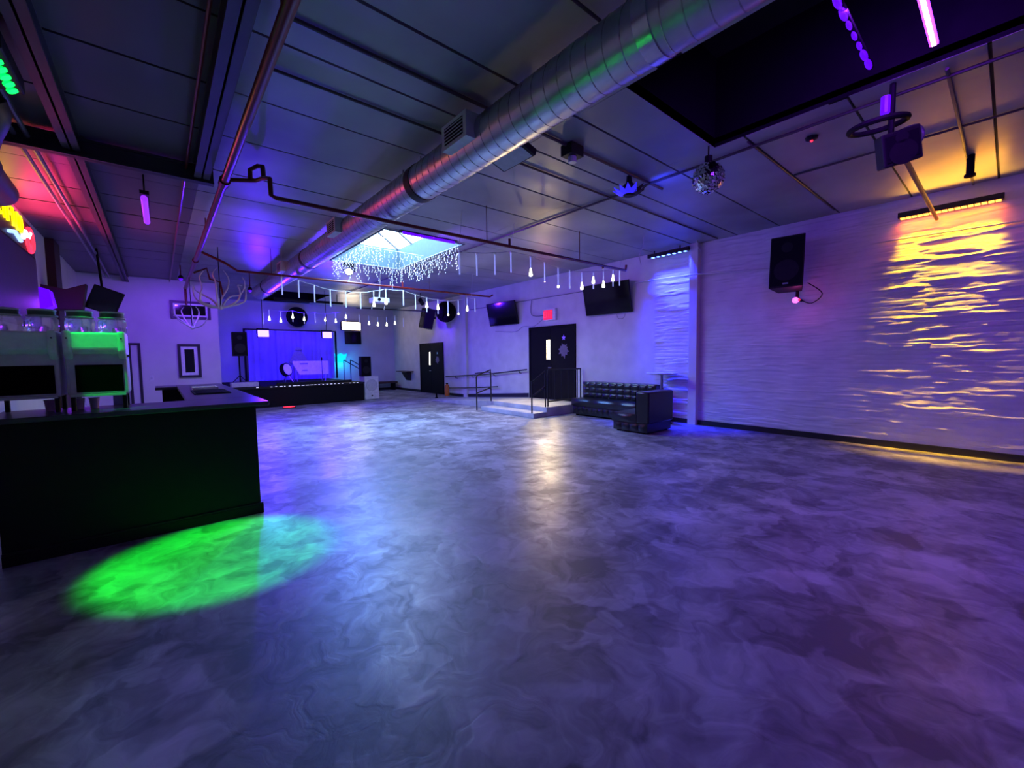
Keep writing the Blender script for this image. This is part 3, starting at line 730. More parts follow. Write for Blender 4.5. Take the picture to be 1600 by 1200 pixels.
# railings
def rails(name, label, posts, paths, loc, r=.019, bars=()):
    t = thing(name, label, 'railing', loc)
    for a, b in posts: MB().cyl(a, b, r, 10).build('post', 'rail', t)
    for p in paths: MB().tube(p, r, 10).build('rail', 'rail', t)
    for a, b in bars: MB().cyl(a, b, .009, 8).build('baluster', 'rail', t)
    return t
rails('stair_rail', 'black stair handrail at the far side of the step below the ramp',
      [((6.79, 9.62, 0), (6.79, 9.62, .94)), ((7.25, 9.56, .23), (7.25, 9.56, 1.05))],
      [[(6.79, 9.62, .94), (6.85, 9.62, .99), (7.25, 9.56, 1.13), (7.27, 9.6, 1.0)], [(6.79, 9.62, .48), (7.25, 9.56, .62)], [(7.25, 9.56, 1.05), (7.3, 9.75, 1.06), (7.3, 10.4, 1.0)]], (6.8, 9.62, 0))
rails('stair_rail', 'black stair handrail at the near side of the step beside the sofa',
      [((6.87, 7.43, 0), (6.87, 7.43, .90)), ((7.33, 7.43, .23), (7.33, 7.43, 1.12))],
      [[(6.87, 7.43, .86), (7.33, 7.43, 1.12)], [(6.87, 7.43, .52), (7.33, 7.43, .74)]], (6.87, 7.43, 0))
rails('landing_guard_rail', 'black guard rail with thin bars along the near side of the landing',
      [((8.66, 7.43, .23), (8.66, 7.43, 1.15)), ((7.42, 7.43, .23), (7.42, 7.43, 1.15))],
      [[(7.42, 7.43, 1.15), (8.66, 7.43, 1.15)], [(7.42, 7.43, .36), (8.66, 7.43, .36)]], (8.0, 7.43, .23),
      bars=[((7.42+.124*k, 7.43, .36), (7.42+.124*k, 7.43, 1.15)) for k in (2, 4, 6, 8, 9)])
hr = thing('wall_handrail', 'black handrail on wall brackets climbing beside the ramp', 'railing', (8.6, 12, .8))
MB().tube([(8.63, 14.3, .74), (8.63, 12.4, .85), (8.63, 12.0, .86), (8.63, 9.55, 1.09)], .02, 10).build('upper_rail', 'rail', hr)
MB().tube([(8.63, 14.2, .30), (8.63, 12.3, .40), (8.63, 11.0, .50)], .02, 10).build('lower_rail', 'rail', hr)
for y, z in ((13.6, .78), (12.5, .845), (11.2, .935), (9.9, 1.057)):
    MB().tube([(8.63, y, z), (8.63, y, z-.07), (8.72, y, z-.09)], .012, 8).build('bracket', 'rail', hr)
fe = thing('orange_cylinder', 'small orange cylinder standing by the far black door', 'cylinder', (8.55, 14.1, 0))
MB().lathe((8.55, 14.1, 0), [(.09, 0), (.09, .36), (.06, .43), (.03, .46)], 20).build('body', 'orange', fe, smooth=True)
MB().box((8.52, 8.58), (14.06, 14.14), (.46, .50)).build('valve', 'black', fe)
ds = thing('floor_stub', 'small dark stub standing on the floor before the far door', 'stub', (7.79, 13.6, 0))
MB().lathe((7.79, 13.6, 0), [(.06, 0), (.05, .03), (.03, .05), (.03, .16), (.01, .17)], 14).build('stub_body', 'black', ds)
rf = thing('red_light_spot', 'spot of reflected red light on the floor before the stage, built as a glowing disc', 'light spot', (3.03, 14.35, 0))  # red light reflected on the floor, built as a flat glowing disc
MB().lathe((3.03, 14.35, 0), [(.19, 0), (.19, .02), (.17, .028)], 28).build('rim', 'black', rf)
MB().lathe((3.03, 14.35, .028), [(.165, 0), (.15, .008)], 28).build('lens', 'e_red', rf)  # glowing face stands in for the reflected red

# thin cables on the side wall
def cable(label, pts, r=.007, m='greyconduit', cat='cable', name='wall_cable'):
    return tag(MB().tube(spline(pts, 5), r, 6).build(name, m, smooth=True), label, cat)
cable('thin cable looping on the wall between television and exit sign', [(8.72, 11.2, 2.35), (8.72, 10.2, 2.28), (8.72, 9.8, 2.42), (8.72, 9.3, 2.40), (8.72, 8.9, 2.6)])
cable('thin conduit running level along the wall above the exit sign', [(8.72, 12.8, 3.2), (8.72, 9.5, 3.2), (8.72, 7.4, 3.2)], .01)
cable('thin vertical conduit dropping to the exit sign', [(8.72, 9.4, 3.2), (8.72, 9.4, 2.75), (8.72, 8.9, 2.68)], .01)
cable('thin pale conduit running level across the wall to the big loudspeaker', [(8.715, 5.8, 3.2), (8.60, 4.33, 3.15), (8.715, 2.9, 3.05)], .012, 'wall')
cable('thin cable hanging below the big wall loudspeaker', [(8.6, 2.3, 2.7), (8.66, 2.1, 2.5), (8.66, 2.25, 2.35), (8.6, 2.4, 2.42)], .008, 'black')
cable('short loose cable below the large television', [(8.7, 6.3, 2.5), (8.7, 6.25, 2.4), (8.7, 6.1, 2.4), (8.7, 6.05, 2.5)], .006, 'greyconduit')
cable('pale conduit level across the wall under the amber bar', [(8.66, 1.5, 3.2), (8.66, -.3, 3.17)], .013, 'wall')

# ------------------------------------------------------------------ ceiling services
DX, DZ, DR = 2.42, 3.50, .195
dt = thing('spiral_duct', 'long round galvanised spiral air duct under the ceiling', 'air duct', (DX, 8, DZ-DR))
MB().tube([(DX, YF+.05, DZ), (DX, 14.6, DZ)], DR, 40).build('duct_body', 'duct', dt, smooth=True)
m = MB(); L = 18.55; turns = int(L/.13); pts = []
for k in range(turns*16+1):
    a = 2*PI*k/16; pts.append((DX+(DR+.0005)*math.cos(a), YF+.05+L*k/(turns*16), DZ+(DR+.0005)*math.sin(a)))
m.tube(pts, .005, 4); m.build('spiral_seam', 'seam', dt)
def ring(y, wdt, mm, name): MB().tube([(DX, y-wdt/2, DZ), (DX, y+wdt/2, DZ)], DR+.008, 40).build(name, mm, dt, smooth=True)
ring(1.47, .10, 'band', 'joint_band'); ring(4.45, .12, 'darkband', 'strap'); ring(9.1, .10, 'darkband', 'strap'); ring(13.2, .1, 'darkband', 'strap')
for y in (4.45, 4.9, 9.1, 13.2):
    MB().cyl((DX, y, DZ+DR-.01), (DX, y, ZC), .006, 6).build('hanger_rod', 'black', dt)
for y in (3.32, 6.85, 10.5):
    bx = MB().box((DX-.28, DX-.12), (y-.2, y+.2), (3.42, 3.64)).build('air_register', 'offwhite', dt)
    MB().box((DX-.283, DX-.278), (y-.15, y+.15), (3.455, 3.605)).build('register_opening', 'black_void', bx)
    for k in range(5): MB().box((DX-.288, DX-.281), (y-.15, y+.15), (3.468+k*.029, 3.475+k*.029)).build('louvre', 'offwhite', bx)

def pipe(name, label, pts, r, m='redpipe', cat='pipe', parts=(), n=12):
    t = thing(name, label, cat, pts[0])
    MB().tube(pts, r, n).build('pipe_run', m, t, smooth=True)
    for nm, a, b, rr in parts: MB().cyl(a, b, rr, 12).build(nm, m, t)
    return t
pipe('sprinkler_main', 'thick glossy red sprinkler main under the ceiling beside the beam', [(.70, YF+.05, 3.58), (.70, 15.4, 3.58)], .042, parts=[('coupling', (.70, 5.95, 3.58), (.70, 6.08, 3.58), .058), ('coupling', (.70, 11.0, 3.58), (.70, 11.13, 3.58), .058), ('hanger', (.70, 3.0, 3.6), (.70, 3.0, ZC), .008), ('hanger', (.70, 8.5, 3.6), (.70, 8.5, ZC), .008), ('drop', (.70, 15.35, 3.58), (.70, 15.35, 3.1), .03)])
bp_ = [(.70, 6.0, 3.60), (.98, 5.75, 3.58), (1.02, 5.5, 3.54), (1.03, 5.27, 3.46), (1.03, 5.25, 3.28), (1.08, 5.25, 3.26), (7.55, 5.25, 3.26), (7.57, 5.25, 3.37)]
sp = pipe('sprinkler_branch', 'thin red sprinkler branch crossing the hall above the first drop lights', bp_, .024, parts=[('riser', (4.40, 5.25, 3.26), (4.40, 5.25, 3.38), .02), ('hanger', (3.95, 5.25, 3.26), (3.95, 5.25, ZC), .006), ('hanger', (6.1, 5.25, 3.26), (6.1, 5.25, ZC), .006), ('sprinkler_head', (6.8, 5.25, 3.20), (6.8, 5.25, 3.26), .02)])
MB().tube([(.93, 5.80, 3.58), (.93, 5.78, 3.70), (1.0, 5.7, 3.735), (1.03, 5.62, 3.71), (1.03, 5.58, 3.56)], .026, 10).build('loop', 'redpipe', sp, smooth=True)
sp2 = pipe('sprinkler_branch', 'thin red sprinkler branch crossing the hall beyond the skylight', [(.74, 10.02, 3.56), (1.1, 10.0, 3.40), (1.3, 10.0, 3.27), (7.6, 10.0, 3.27), (7.7, 10.0, 3.33)], .024, parts=[('riser', (4.83, 10.0, 3.27), (4.83, 10.0, 3.42), .022), ('hanger', (5.6, 10.0, 3.27), (5.6, 10.0, ZC), .006), ('hanger', (1.9, 10.0, 3.27), (1.9, 10.0, ZC), .006)])
pipe('sprinkler_loop', 'dark red pipe loop hanging near the end of the thick main', [(.74, 12.5, 3.56), (1.0, 12.5, 3.70), (1.05, 12.5, 3.45), (1.25, 12.5, 3.40), (1.3, 12.5, 3.05)], .024)
for (label, pts, r) in [
    ('dark conduit along the ceiling past the mirror ball', [(5.14, YF+.1, 3.775), (5.14, 15.0, 3.775)], .016),
    ('dark conduit crossing the ceiling with a junction box', [(.8, 3.2, 3.78), (5.45, 3.2, 3.78)], .016),
    ('dark conduit crossing the ceiling behind the duct register', [(.8, 3.84, 3.78), (8.6, 3.84, 3.78)], .013),
    ('dark conduit crossing the amber lit ceiling', [(5.0, .43, 3.78), (8.7, .43, 3.78)], .014),
    ('brownish conduit crossing the ceiling between mirror ball and wall', [(5.0, 1.93, 3.785), (8.45, 1.93, 3.785)], .010),
    ('dark conduit along the ceiling above the amber bar', [(6.4, YF+.1, 3.785), (6.4, 1.9, 3.785)], .012)]:
    tag(MB().tube(pts, r, 8).build('ceiling_conduit', 'conduit'), label, 'conduit')
for k, x in enumerate((-.86, -.95)):
    tag(MB().tube([(x, 1.5, 3.70), (x, 11.5, 3.70), (x, 15.3, 3.70)], .022, 8).build('ceiling_conduit', 'greyconduit', smooth=True), ('inner' if k == 0 else 'outer')+' pipe of the grey pair above the bar', 'conduit')
tag(MB().tube([(.36, YF+.1, 3.72), (.36, 15.3, 3.72)], .014, 8).build('ceiling_conduit', 'redpipe', smooth=True), 'thin reddish pipe on the bar side of the beam', 'conduit')
jb = thing('junction_box', 'dark square junction box on the ceiling conduit near the duct', 'junction box', (3.58, 3.2, 3.66))
MB().box((3.50, 3.70), (3.12, 3.28), (3.68, 3.795)).build('box_body', 'blackplastic', jb, bevel=.006)
MB().cyl((3.6, 3.2, 3.68), (3.6, 3.2, 3.62), .045, 14).build('sensor', 'offwhite', jb)
hl = thing('hanging_spotlight', 'black rectangular fixture hung under the ceiling beside the duct', 'light fixture', (2.98, 3.5, 3.58))
MB().obox((2.99, 3.5, 3.63), (.22, .52, .07), (.0, .3, 0)).build('housing', 'blackplastic', hl, bevel=.008)
MB().obox((2.98, 3.5, 3.594), (.18, .46, .008), (.0, .3, 0)).build('lens', 'greyconduit', hl)
MB().tube([(3.0, 3.3, 3.66), (3.0, 3.3, ZC), (3.0, 3.7, ZC), (3.0, 3.7, 3.66)], .008, 6).build('yoke', 'black', hl)
sd = thing('ceiling_disc', 'small dark ceiling disc with a glowing red dot near the mirror ball', 'detector', (5.47, 1.47, 3.76))  # dark disc under the ceiling with a small glowing red dot
MB().lathe((5.47, 1.47, 3.765), [(.03, 0), (.055, .012), (.06, .035)], 20).build('disc_body', 'blackplastic', sd)
MB().sphere((5.47, 1.47, 3.762), .014, 8, 6).build('red_dot', 'e_red', sd)
# left ceiling: round duct elbow, tube light, green light
rd = thing('round_elbow_duct', 'dark round duct elbow at the ceiling over the bar end', 'air duct', (-1.05, 5.6, 3.4))
MB().tube(spline([(-1.28, 7.4, 3.42), (-1.24, 6.4, 3.42), (-1.1, 5.75, 3.46), (-1.0, 5.5, 3.55), (-1.0, 5.42, 3.63)], 5), .16, 22).build('elbow', 'beam', rd, smooth=True)
MB().tube([(-1.245, 6.5, 3.42), (-1.242, 6.38, 3.42)], .17, 22).build('elbow_band', 'darkband', rd)
ut = thing('ultraviolet_tube', 'violet tube light hanging from the ceiling above the bar', 'tube light', (-.03, 7.5, 3.5))
MB().cyl((-.03, 6.95, 3.5), (-.02, 8.1, 3.5), .035, 14).build('tube', 'e_uv', ut, smooth=True)
MB().box((-.07, .02), (6.9, 8.15), (3.535, 3.58)).build('batten', 'blackplastic', ut)
for y in (7.0, 8.05): MB().cyl((-.025, y, 3.57), (-.025, y, ZC), .008, 6).build('hanger', 'black', ut)
light('ultraviolet_glow', 'AREA', (-.025, 7.5, 3.45), (.18, .01, 1.0), 8, (0, 0, -1), (1.1, .06), parent=ut, along=(0, 1, 0))
gl = thing('green_effect_light', 'green multi lens effect light at the ceiling corner over the bar', 'effect light', (-.76, 4.7, 3.52))
MB().box((-.88, -.68), (4.35, 5.0), (3.56, 3.68)).build('housing', 'blackplastic', gl, bevel=.01)
for k in range(6): MB().cyl((-.74, 4.44+k*.1, 3.56), (-.73, 4.44+k*.1, 3.545), .035, 12).build('lens', 'e_green', gl)
for y in (4.45, 4.9): MB().cyl((-.78, y, 3.68), (-.78, y, ZC), .01, 6).build('hanger', 'black', gl)
light('green_floor_beam', 'SPOT', (-.72, 4.42, 3.5), (.0, 1.0, .02), 950, (1.0, -.52, -3.5), spot=26, blend=.45, parent=gl, radius=.05)
light('green_bar_beam', 'SPOT', (-.70, 4.36, 3.5), (.0, 1.0, .10), 290, (.34, .46, -1.84), spot=10.5, blend=.35, parent=gl, radius=.03)

for k, (x, y, z, pw, lb_) in enumerate(((.52, 13.0, 3.50, 55, 'small violet pendant lamp in front of the partition'), (1.95, 13.0, 3.35, 30, 'small violet pendant lamp beside the end of the duct'))):
    t = thing('violet_pendant', lb_, 'pendant lamp', (x, y, z-.05), 'violet pendant lamps')
    MB().cyl((x, y, z+.05), (x, y, ZC), .012, 8).build('stem', 'redpipe', t)
    MB().lathe((x, y, z-.02), [(.05, 0), (.055, .03), (.03, .08)], 16).build('shade', 'blackplastic', t)
    MB().sphere((x, y, z-.035), .04, 14, 8).build('bulb', 'e_violetdim', t, smooth=True)
    light('violet_pendant_glow', 'SPOT', (x, y-.02, z-.10), (.17, .03, 1.0), pw*2.6, (0, .7, -1), spot=150, blend=.5, parent=t, radius=.05)
vp = thing('violet_wash_can', 'small black can light washing the far door wall violet', 'stage light', (7.2, 13.6, 3.45))
MB().cyl((7.25, 13.65, 3.55), (7.42, 13.8, 3.44), .075, 18).build('can', 'blackplastic', vp)
MB().cyl((7.42, 13.8, 3.44), (7.424, 13.803, 3.438), .065, 18).build('lens', 'e_violetdim', vp)
MB().tube([(7.3, 13.7, 3.55), (7.3, 13.7, ZC)], .014, 8).build('drop_pole', 'black', vp)
light('violet_can_beam', 'SPOT', (7.44, 13.82, 3.42), (.09, .004, 1.0), 130, (1.2, 1.2, -.9), spot=95, blend=.6, parent=vp, radius=.05)

# near recess: violet LED bars
lb = thing('violet_led_bar', 'blazing violet LED bar across the near roof opening', 'LED bar', (3.9, .48, 3.84))
MB().box((OX0, 4.72), (.46, .50), (3.87, 3.91)).build('carrier', 'black', lb)
MB().box((OX0+.02, 4.70), (.455, .505), (3.85, 3.871)).build('diffuser', 'e_violet', lb)
m = MB()
for k in range(34): m.box((3.24+k*.043, 3.272+k*.043), (.468, .492), (3.842, 3.851))
m.build('diode_row', 'e_violetcore', lb)
light('violet_led', 'AREA', (3.7, .48, 3.82), (.24, .02, 1.0), 52, (.7, .2, -1), (.95, .05), parent=lb)
lb2 = thing('violet_led_rope', 'dim segmented violet LED rope across the near roof opening', 'LED bar', (3.9, .85, 3.84))
MB().box((OX0, 4.72), (.84, .87), (3.88, 3.91)).build('carrier', 'black', lb2)
for k in range(9):
    x = 3.25+k*.16; MB().sphere((x+.06, .855, 3.86), random.choice((.06, .085, .085)), 14, 8, (1, .26, .30)).build('segment', 'e_violetdim', lb2)
light('violet_rope_glow', 'AREA', (3.7, .855, 3.82), (.24, .02, 1.0), 18, (.7, .2, -1), (.95, .05), parent=lb2)
light('violet_led_side', 'AREA', (4.0, .46, 3.9), (.12, .0, 1.0), 6, (0, -.3, 1), (1.4, .05), parent=lb)

# hung loudspeaker with ring, pole to the wall
t, R = loudspeaker('hung_loudspeaker', 'black loudspeaker hung from the ceiling inside a dark ring', (4.98, .72, 3.25), (.27, .22, .27), (.22, -.22, -1.0))
MB().tube([(4.83+.19*math.cos(a), .82+.19*math.sin(a), 3.44+.03*math.cos(a)) for a in [2*PI*k/36 for k in range(36)]], .024, 8, closed=True).build('cable_ring', 'black', t, smooth=True)
MB().tube([(4.96, .75, 3.36), (4.96, .75, ZC)], .022, 10).build('drop_pole', 'black', t)
MB().cyl((4.93, .79, 3.56), (4.93, .79, 3.70), .034, 10).build('violet_lamp', 'e_violetdim', t)
MB().tube(spline([(5.05, .70, 3.42), (5.25, .62, 3.50), (5.3, .58, 3.42), (5.2, .62, 3.28)], 5), .012, 6).build('cable', 'greyconduit', t, smooth=True)
tag(MB().tube([(5.3, .76, 3.42), (8.70, .77, 3.40)], .022, 10).build('brown_pole', 'wood', smooth=True), 'thin brown pole from the hung loudspeaker to the wall above the amber bar', 'pole')
hp = thing('hanging_pipe_stub', 'short dark pipe hanging from the amber lit ceiling', 'pipe', (7.4, .43, 3.55))
MB().cyl((7.45, .40, 3.55), (7.45, .40, ZC), .035, 12).build('stub_pipe', 'black', hp)
MB().cyl((7.45, .40, 3.55), (7.45, .40, 3.58), .05, 12).build('end_collar', 'black', hp)
# mirror ball and flower shaped blue light
mb_ = thing('mirror_ball', 'mirror ball with violet glints below the corner of the dark opening', 'mirror ball', (4.78, 2.25, 3.28))
q = MB(); c = Vector((4.78, 2.25, 3.45)); r = .165; N = 14
for j in range(N):
    t0, t1 = PI*(j+.06)/N, PI*(j+.94)/N; k = max(4, int(2*N*math.sin((t0+t1)/2)))
    for i in range(k):
        p0, p1 = 2*PI*(i+.05)/k, 2*PI*(i+.95)/k
        P = [c+r*Vector((math.sin(a)*math.cos(b_), math.sin(a)*math.sin(b_), math.cos(a))) for a, b_ in ((t0, p0), (t1, p0), (t1, p1), (t0, p1))]
        jx = Vector((random.uniform(-1, 1), random.uniform(-1, 1), random.uniform(-1, 1)))*.006
        q.add([P[0]+jx, P[1]-jx, P[2]+jx, P[3]-jx], [(0, 1, 2, 3)])
q.build('mirror_tiles', 'mirror', mb_, kind='stuff')
MB().sphere(c, r-.008, 24, 16).build('core', 'black', mb_)
MB().cyl((c.x, c.y, c.z+r-.01), (c.x, c.y, ZC), .008, 6).build('hanger', 'black', mb_)
MB().cyl((c.x, c.y, c.z+r-.01), (c.x, c.y, c.z+r+.07), .04, 12).build('motor', 'black', mb_)
fw = thing('flower_light', 'black flower shaped ceiling light with blue glowing petals', 'effect light', (4.77, 3.27, 3.55))
for k in range(12):
    a = 2*PI*k/12; ca, sa = math.cos(a), math.sin(a)
    pts = [(4.77+.05*ca, 3.27+.05*sa, 3.56), (4.77+.12*ca-.045*sa, 3.27+.12*sa+.045*ca, 3.575), (4.77+.21*ca, 3.27+.21*sa, 3.64), (4.77+.12*ca+.045*sa, 3.27+.12*sa-.045*ca, 3.575)]
    MB().ext(pts, (0, 0, .012)).build('petal', 'e_bluedeep' if k in (4, 5, 6, 7, 8) else 'blackplastic', fw)
MB().lathe((4.77, 3.27, 3.55), [(.06, 0), (.09, .03), (.09, .12), (.04, .17), (.03, .25)], 18).build('hub', 'blackplastic', fw)
light('flower_glow', 'SPOT', (4.98, 3.1, 3.52), (.03, .04, 1.0), 16, (.55, -.2, .35), spot=100, blend=.7, parent=fw, radius=.05)
cable('thin white cord hanging from the ceiling near the large television', [(7.2, 4.6, ZC), (7.25, 4.65, 3.6), (7.22, 4.7, 3.4), (7.3, 4.72, 3.25)], .008, 'cable', name='ceiling_cable')
cable('short thin cord hanging from the ceiling above the pilaster', [(8.45, 4.2, ZC), (8.5, 4.2, 3.7), (8.55, 4.15, 3.6)], .008, 'cable', name='ceiling_cable')
# blue moving light and projector beyond the skylight
bl = thing('blue_moving_light', 'blue glowing moving head light on the ceiling beyond the skylight', 'effect light', (3.68, 10.5, 3.52))
MB().sphere((3.68, 10.5, 3.62), .10, 18, 12).build('head', 'blackplastic', bl, smooth=True)
MB().cyl((3.65, 10.42, 3.60), (3.62, 10.37, 3.59), .075, 20).build('lens', 'e_bluelens', bl)
MB().tube([(3.55, 10.5, 3.62), (3.55, 10.5, 3.75), (3.81, 10.5, 3.75), (3.81, 10.5, 3.62)], .018, 8).build('yoke', 'black', bl)
MB().box((3.53, 3.83), (10.42, 10.6), (3.75, 3.795)).build('base', 'blackplastic', bl)
light('blue_head_beam', 'SPOT', (3.60, 10.32, 3.56), (.08, .26, 1.0), 620, (.15, -1, -1.1), spot=110, blend=.7, parent=bl, radius=.15)
light('blue_head_spill', 'POINT', (3.4, 11.1, 3.55), (.07, .01, 1.0), 15, parent=bl, radius=.1)
pj = thing('projector', 'white ceiling projector on a pole beyond the skylight', 'projector', (4.62, 11.0, 2.95))
MB().box((4.42, 4.86), (10.85, 11.2), (2.98, 3.11)).build('projector_body', 'white', pj, bevel=.02)
MB().cyl((4.64, 11.02, 3.1), (4.72, 11.1, ZC), .02, 10).build('mount_pole', 'white', pj)
MB().cyl((4.56, 10.86, 3.05), (4.56, 10.82, 3.05), .04, 16).build('lens', 'screen', pj)
for x in (4.46, 4.80): MB().tube([(x, 11.0, 2.98), (x-.03, 11.0, 2.9), (x-.05, 11.0, 2.8)], .008, 6).build('cable_tail', 'cable', pj)
pp = thing('violet_skylight_tube', 'violet tube light along the near edge of the skylight', 'tube light', (4.0, 7.2, 3.74))
MB().cyl((3.5, 7.18, 3.76), (4.6, 7.18, 3.76), .028, 12).build('tube', 'e_violetdim', pp, smooth=True)
MB().box((3.45, 4.65), (7.15, 7.21), (3.784, 3.80)).build('batten', 'blackplastic', pp)
light('skylight_violet', 'AREA', (4.05, 7.18, 3.71), (.24, .03, 1.0), 105, (.9, -.1, -1), (1.1, .05), parent=pp)

# ------------------------------------------------------------------ hanging light strings
TUBE = MB().cyl((0, 0, -.34), (0, 0, 0), .013, 8).build('tube_template', 'tubeplastic', local=True)
DROP = MB().lathe((0, 0, 0), [(.004, -.20), (.030, -.19), (.034, -.165), (.024, -.12), (.014, -.06), (.006, 0)], 12).build('drop_template', 'e_tip', local=True, smooth=True)
TIP = MB().sphere((0, 0, 0), .026, 10, 8).build('tip_template', 'e_tip', local=True, smooth=True)
CAPM = MB().cyl((0, 0, 0), (0, 0, .03), .016, 8).build('cap_template', 'white', local=True)
def meteor_string(label, pts, y, lit, hang, cab_z):
    t = thing('drop_light_string', label, 'string lights', (pts[0][0], y, pts[0][1]), 'strings of falling drop lights')
    path = []
    for i, (x, z) in enumerate(pts):
        path.append((x, y, z+.035))
        if i < len(pts)-1:
            nx, nz = pts[i+1]; path.append(((x+nx)/2, y, (z+nz)/2+.022))
    MB().tube(path, .005, 5).build('cord', 'cable', t)
    for x, z0 in hang: MB().cyl((x, y, z0), (x, y-.1, cab_z), .004, 5).build('suspension', 'cable', t)
    for i, (x, z) in enumerate(pts):
        tb_ = share(TUBE, 'tube', (x, y, z), t)
        cp = share(CAPM, 'cap', (x, y, z), tb_)
        k = lit.get(i)
        if k == 'drop': share(DROP, 'lit_drop', (x, y, z-.14), tb_)
        elif k == 'mid': share(DROP, 'lit_drop', (x, y, z-.03), tb_)
        elif k == 'tip': share(TIP, 'lit_tip', (x, y, z-.34), tb_)
    return t
L1 = [(3.77, 3.16), (4.11, 3.18), (4.49, 3.24), (4.85, 3.32), (5.32, 3.3), (5.68, 3.24), (6.05, 3.19), (6.38, 3.18), (6.75, 3.19), (7.12, 3.24), (7.46, 3.3), (7.8, 3.36), (8.04, 3.40)]
L2 = [(2.24, 3.34), (2.59, 3.3), (2.93, 3.22), (3.29, 3.14), (3.66, 3.14), (4.03, 3.14), (4.38, 3.21), (4.71, 3.29), (5.21, 3.3), (5.57, 3.22), (5.92, 3.16), (6.28, 3.13), (6.62, 3.12), (6.98, 3.17), (7.3, 3.27), (7.59, 3.27)]
L3 = [(2.71, 3.01), (2.89, 3.12), (3.23, 3.08), (3.6, 3.12), (3.96, 3.06), (4.32, 3.1), (4.66, 3.07), (5.02, 3.14), (5.39, 3.2), (5.88, 3.14), (6.25, 3.11), (6.6, 3.08), (6.96, 3.09), (7.31, 3.16), (7.67, 3.08)]
meteor_string('nearest string of white drop lights below the first red pipe', L1, 5.75, {4: 'drop', 6: 'tip', 8: 'drop', 9: 'mid', 10: 'drop', 11: 'mid'}, [(3.77, 3.19), (4.85, 3.36), (8.04, 3.43)], 3.8)
L2 = [(x*.911, 1.5+(z-1.5)*.911) for x, z in L2]
meteor_string('middle string of drop lights hung beyond the skylight', L2, 9.8, {6: 'drop', 7: 'drop', 10: 'mid', 11: 'mid', 12: 'tip', 13: 'tip', 14: 'drop'}, [(2.04, 3.21), (4.46, 3.15), (6.79, 3.14)], 3.8)
meteor_string('farthest string of drop lights in front of the stage', L3, 15.9, {1: 'drop', 2: 'drop', 3: 'mid', 4: 'mid', 6: 'mid', 7: 'drop', 8: 'mid', 10: 'drop', 11: 'drop', 12: 'drop', 13: 'drop'}, [(2.71, 3.05), (5.39, 3.24), (7.67, 3.1)], 3.8)
for o in (TUBE, DROP, TIP, CAPM): bpy.data.objects.remove(o)
# icicle curtains around the skylight rim
def icicles(label, p0, p1, n, group='icicle light curtains around the skylight'):
    p0, p1 = Vector(p0), Vector(p1)
    t = thing('icicle_light_curtain', label, 'string lights', p0, group)
    w_ = MB(); bl_ = MB()
    w_.tube([p0, p1], .005, 5)
    for k in range(n):
        p = p0.lerp(p1, (k+.5)/n); ln = random.choice((.16, .26, .36, .46)); m_ = max(2, int(ln/.05)); path = [p]
        for j in range(m_):
            q = p + Vector((random.uniform(-.03, .03), random.uniform(-.03, .03), -ln*(j+1)/m_)); path.append(q)
            bl_.sphere(q, .0075, 6, 4, (1, 1, 1.5))
        w_.tube(path, .0025, 4)
    w_.build('wires', 'cable', t, kind='stuff'); bl_.build('bulbs', 'e_ice', t, kind='stuff')
icicles('icicle light curtain on the far rim of the skylight', (OX0, 10.26, 3.79), (OX1, 10.26, 3.785), 22)
icicles('icicle light curtain on the right rim of the skylight', (OX1-.04, 7.4, 3.79), (OX1-.04, 10.2, 3.785), 34)
icicles('icicle light curtain on the duct side rim of the skylight', (OX0+.04, 7.4, 3.79), (OX0+.04, 10.2, 3.785), 30)
icicles('icicle light curtain across the middle of the skylight', (OX0+.04, 8.9, 3.86), (OX1-.04, 8.9, 3.86), 18)

# ------------------------------------------------------------------ branch sculptures
def branches(label, y, arms, top, rad):
    root = arms[0][0]
    t = thing('branch_chandelier', label, 'chandelier', (root[0], y, root[1]), 'hanging branch chandeliers')
    for k, a in enumerate(arms):
        dy = (-1)**k*(.08+.05*(k % 3)); n = len(a)
        pts = spline([(x, y+dy*math.sin(PI*.75*i/max(1, n-1)), z) for i, (x, z) in enumerate(a)], 6)
        N = len(pts); MB().tube(pts, [rad*(1.25-.9*i/N) for i in range(N)], 8).build('branch', 'antler', t, smooth=True)
    MB().sphere((root[0], y, root[1]), rad*2.2, 14, 8).build('hub', 'antler', t, smooth=True)
    MB().cyl((root[0], y, root[1]), (root[0], y, top), .008, 6).build('hanging_rod', 'black', t)
branches('larger pale twisted branch chandelier near the partition corner', 10.5, [
 [(1.04, 2.57), (1.06, 2.75), (1.18, 2.99), (1.21, 3.19), (1.12, 3.36)], [(1.04, 2.57), (1.24, 2.65), (1.36, 2.79), (1.37, 2.94), (1.34, 3.04), (1.42, 3.04)],
 [(1.01, 2.58), (.9, 2.74), (.79, 2.82), (.65, 2.91), (.6, 3.03)], [(1.01, 2.57), (.73, 2.66), (.71, 2.82), (.74, 2.95), (.71, 3.15), (.78, 3.28)],
 [(1.01, 2.58), (.83, 2.59), (.65, 2.73), (.61, 2.9), (.63, 2.98)], [(1.0, 2.58), (.98, 2.8), (.96, 3.06), (.92, 3.22), (1.0, 3.36)],
 [(1.06, 2.58), (1.13, 2.72), (1.24, 2.83), (1.39, 2.87), (1.48, 3.02), (1.49, 3.15), (1.45, 3.25)], [(1.06, 2.57), (1.41, 2.69), (1.47, 2.81), (1.48, 3.02)]], ZC, .018)
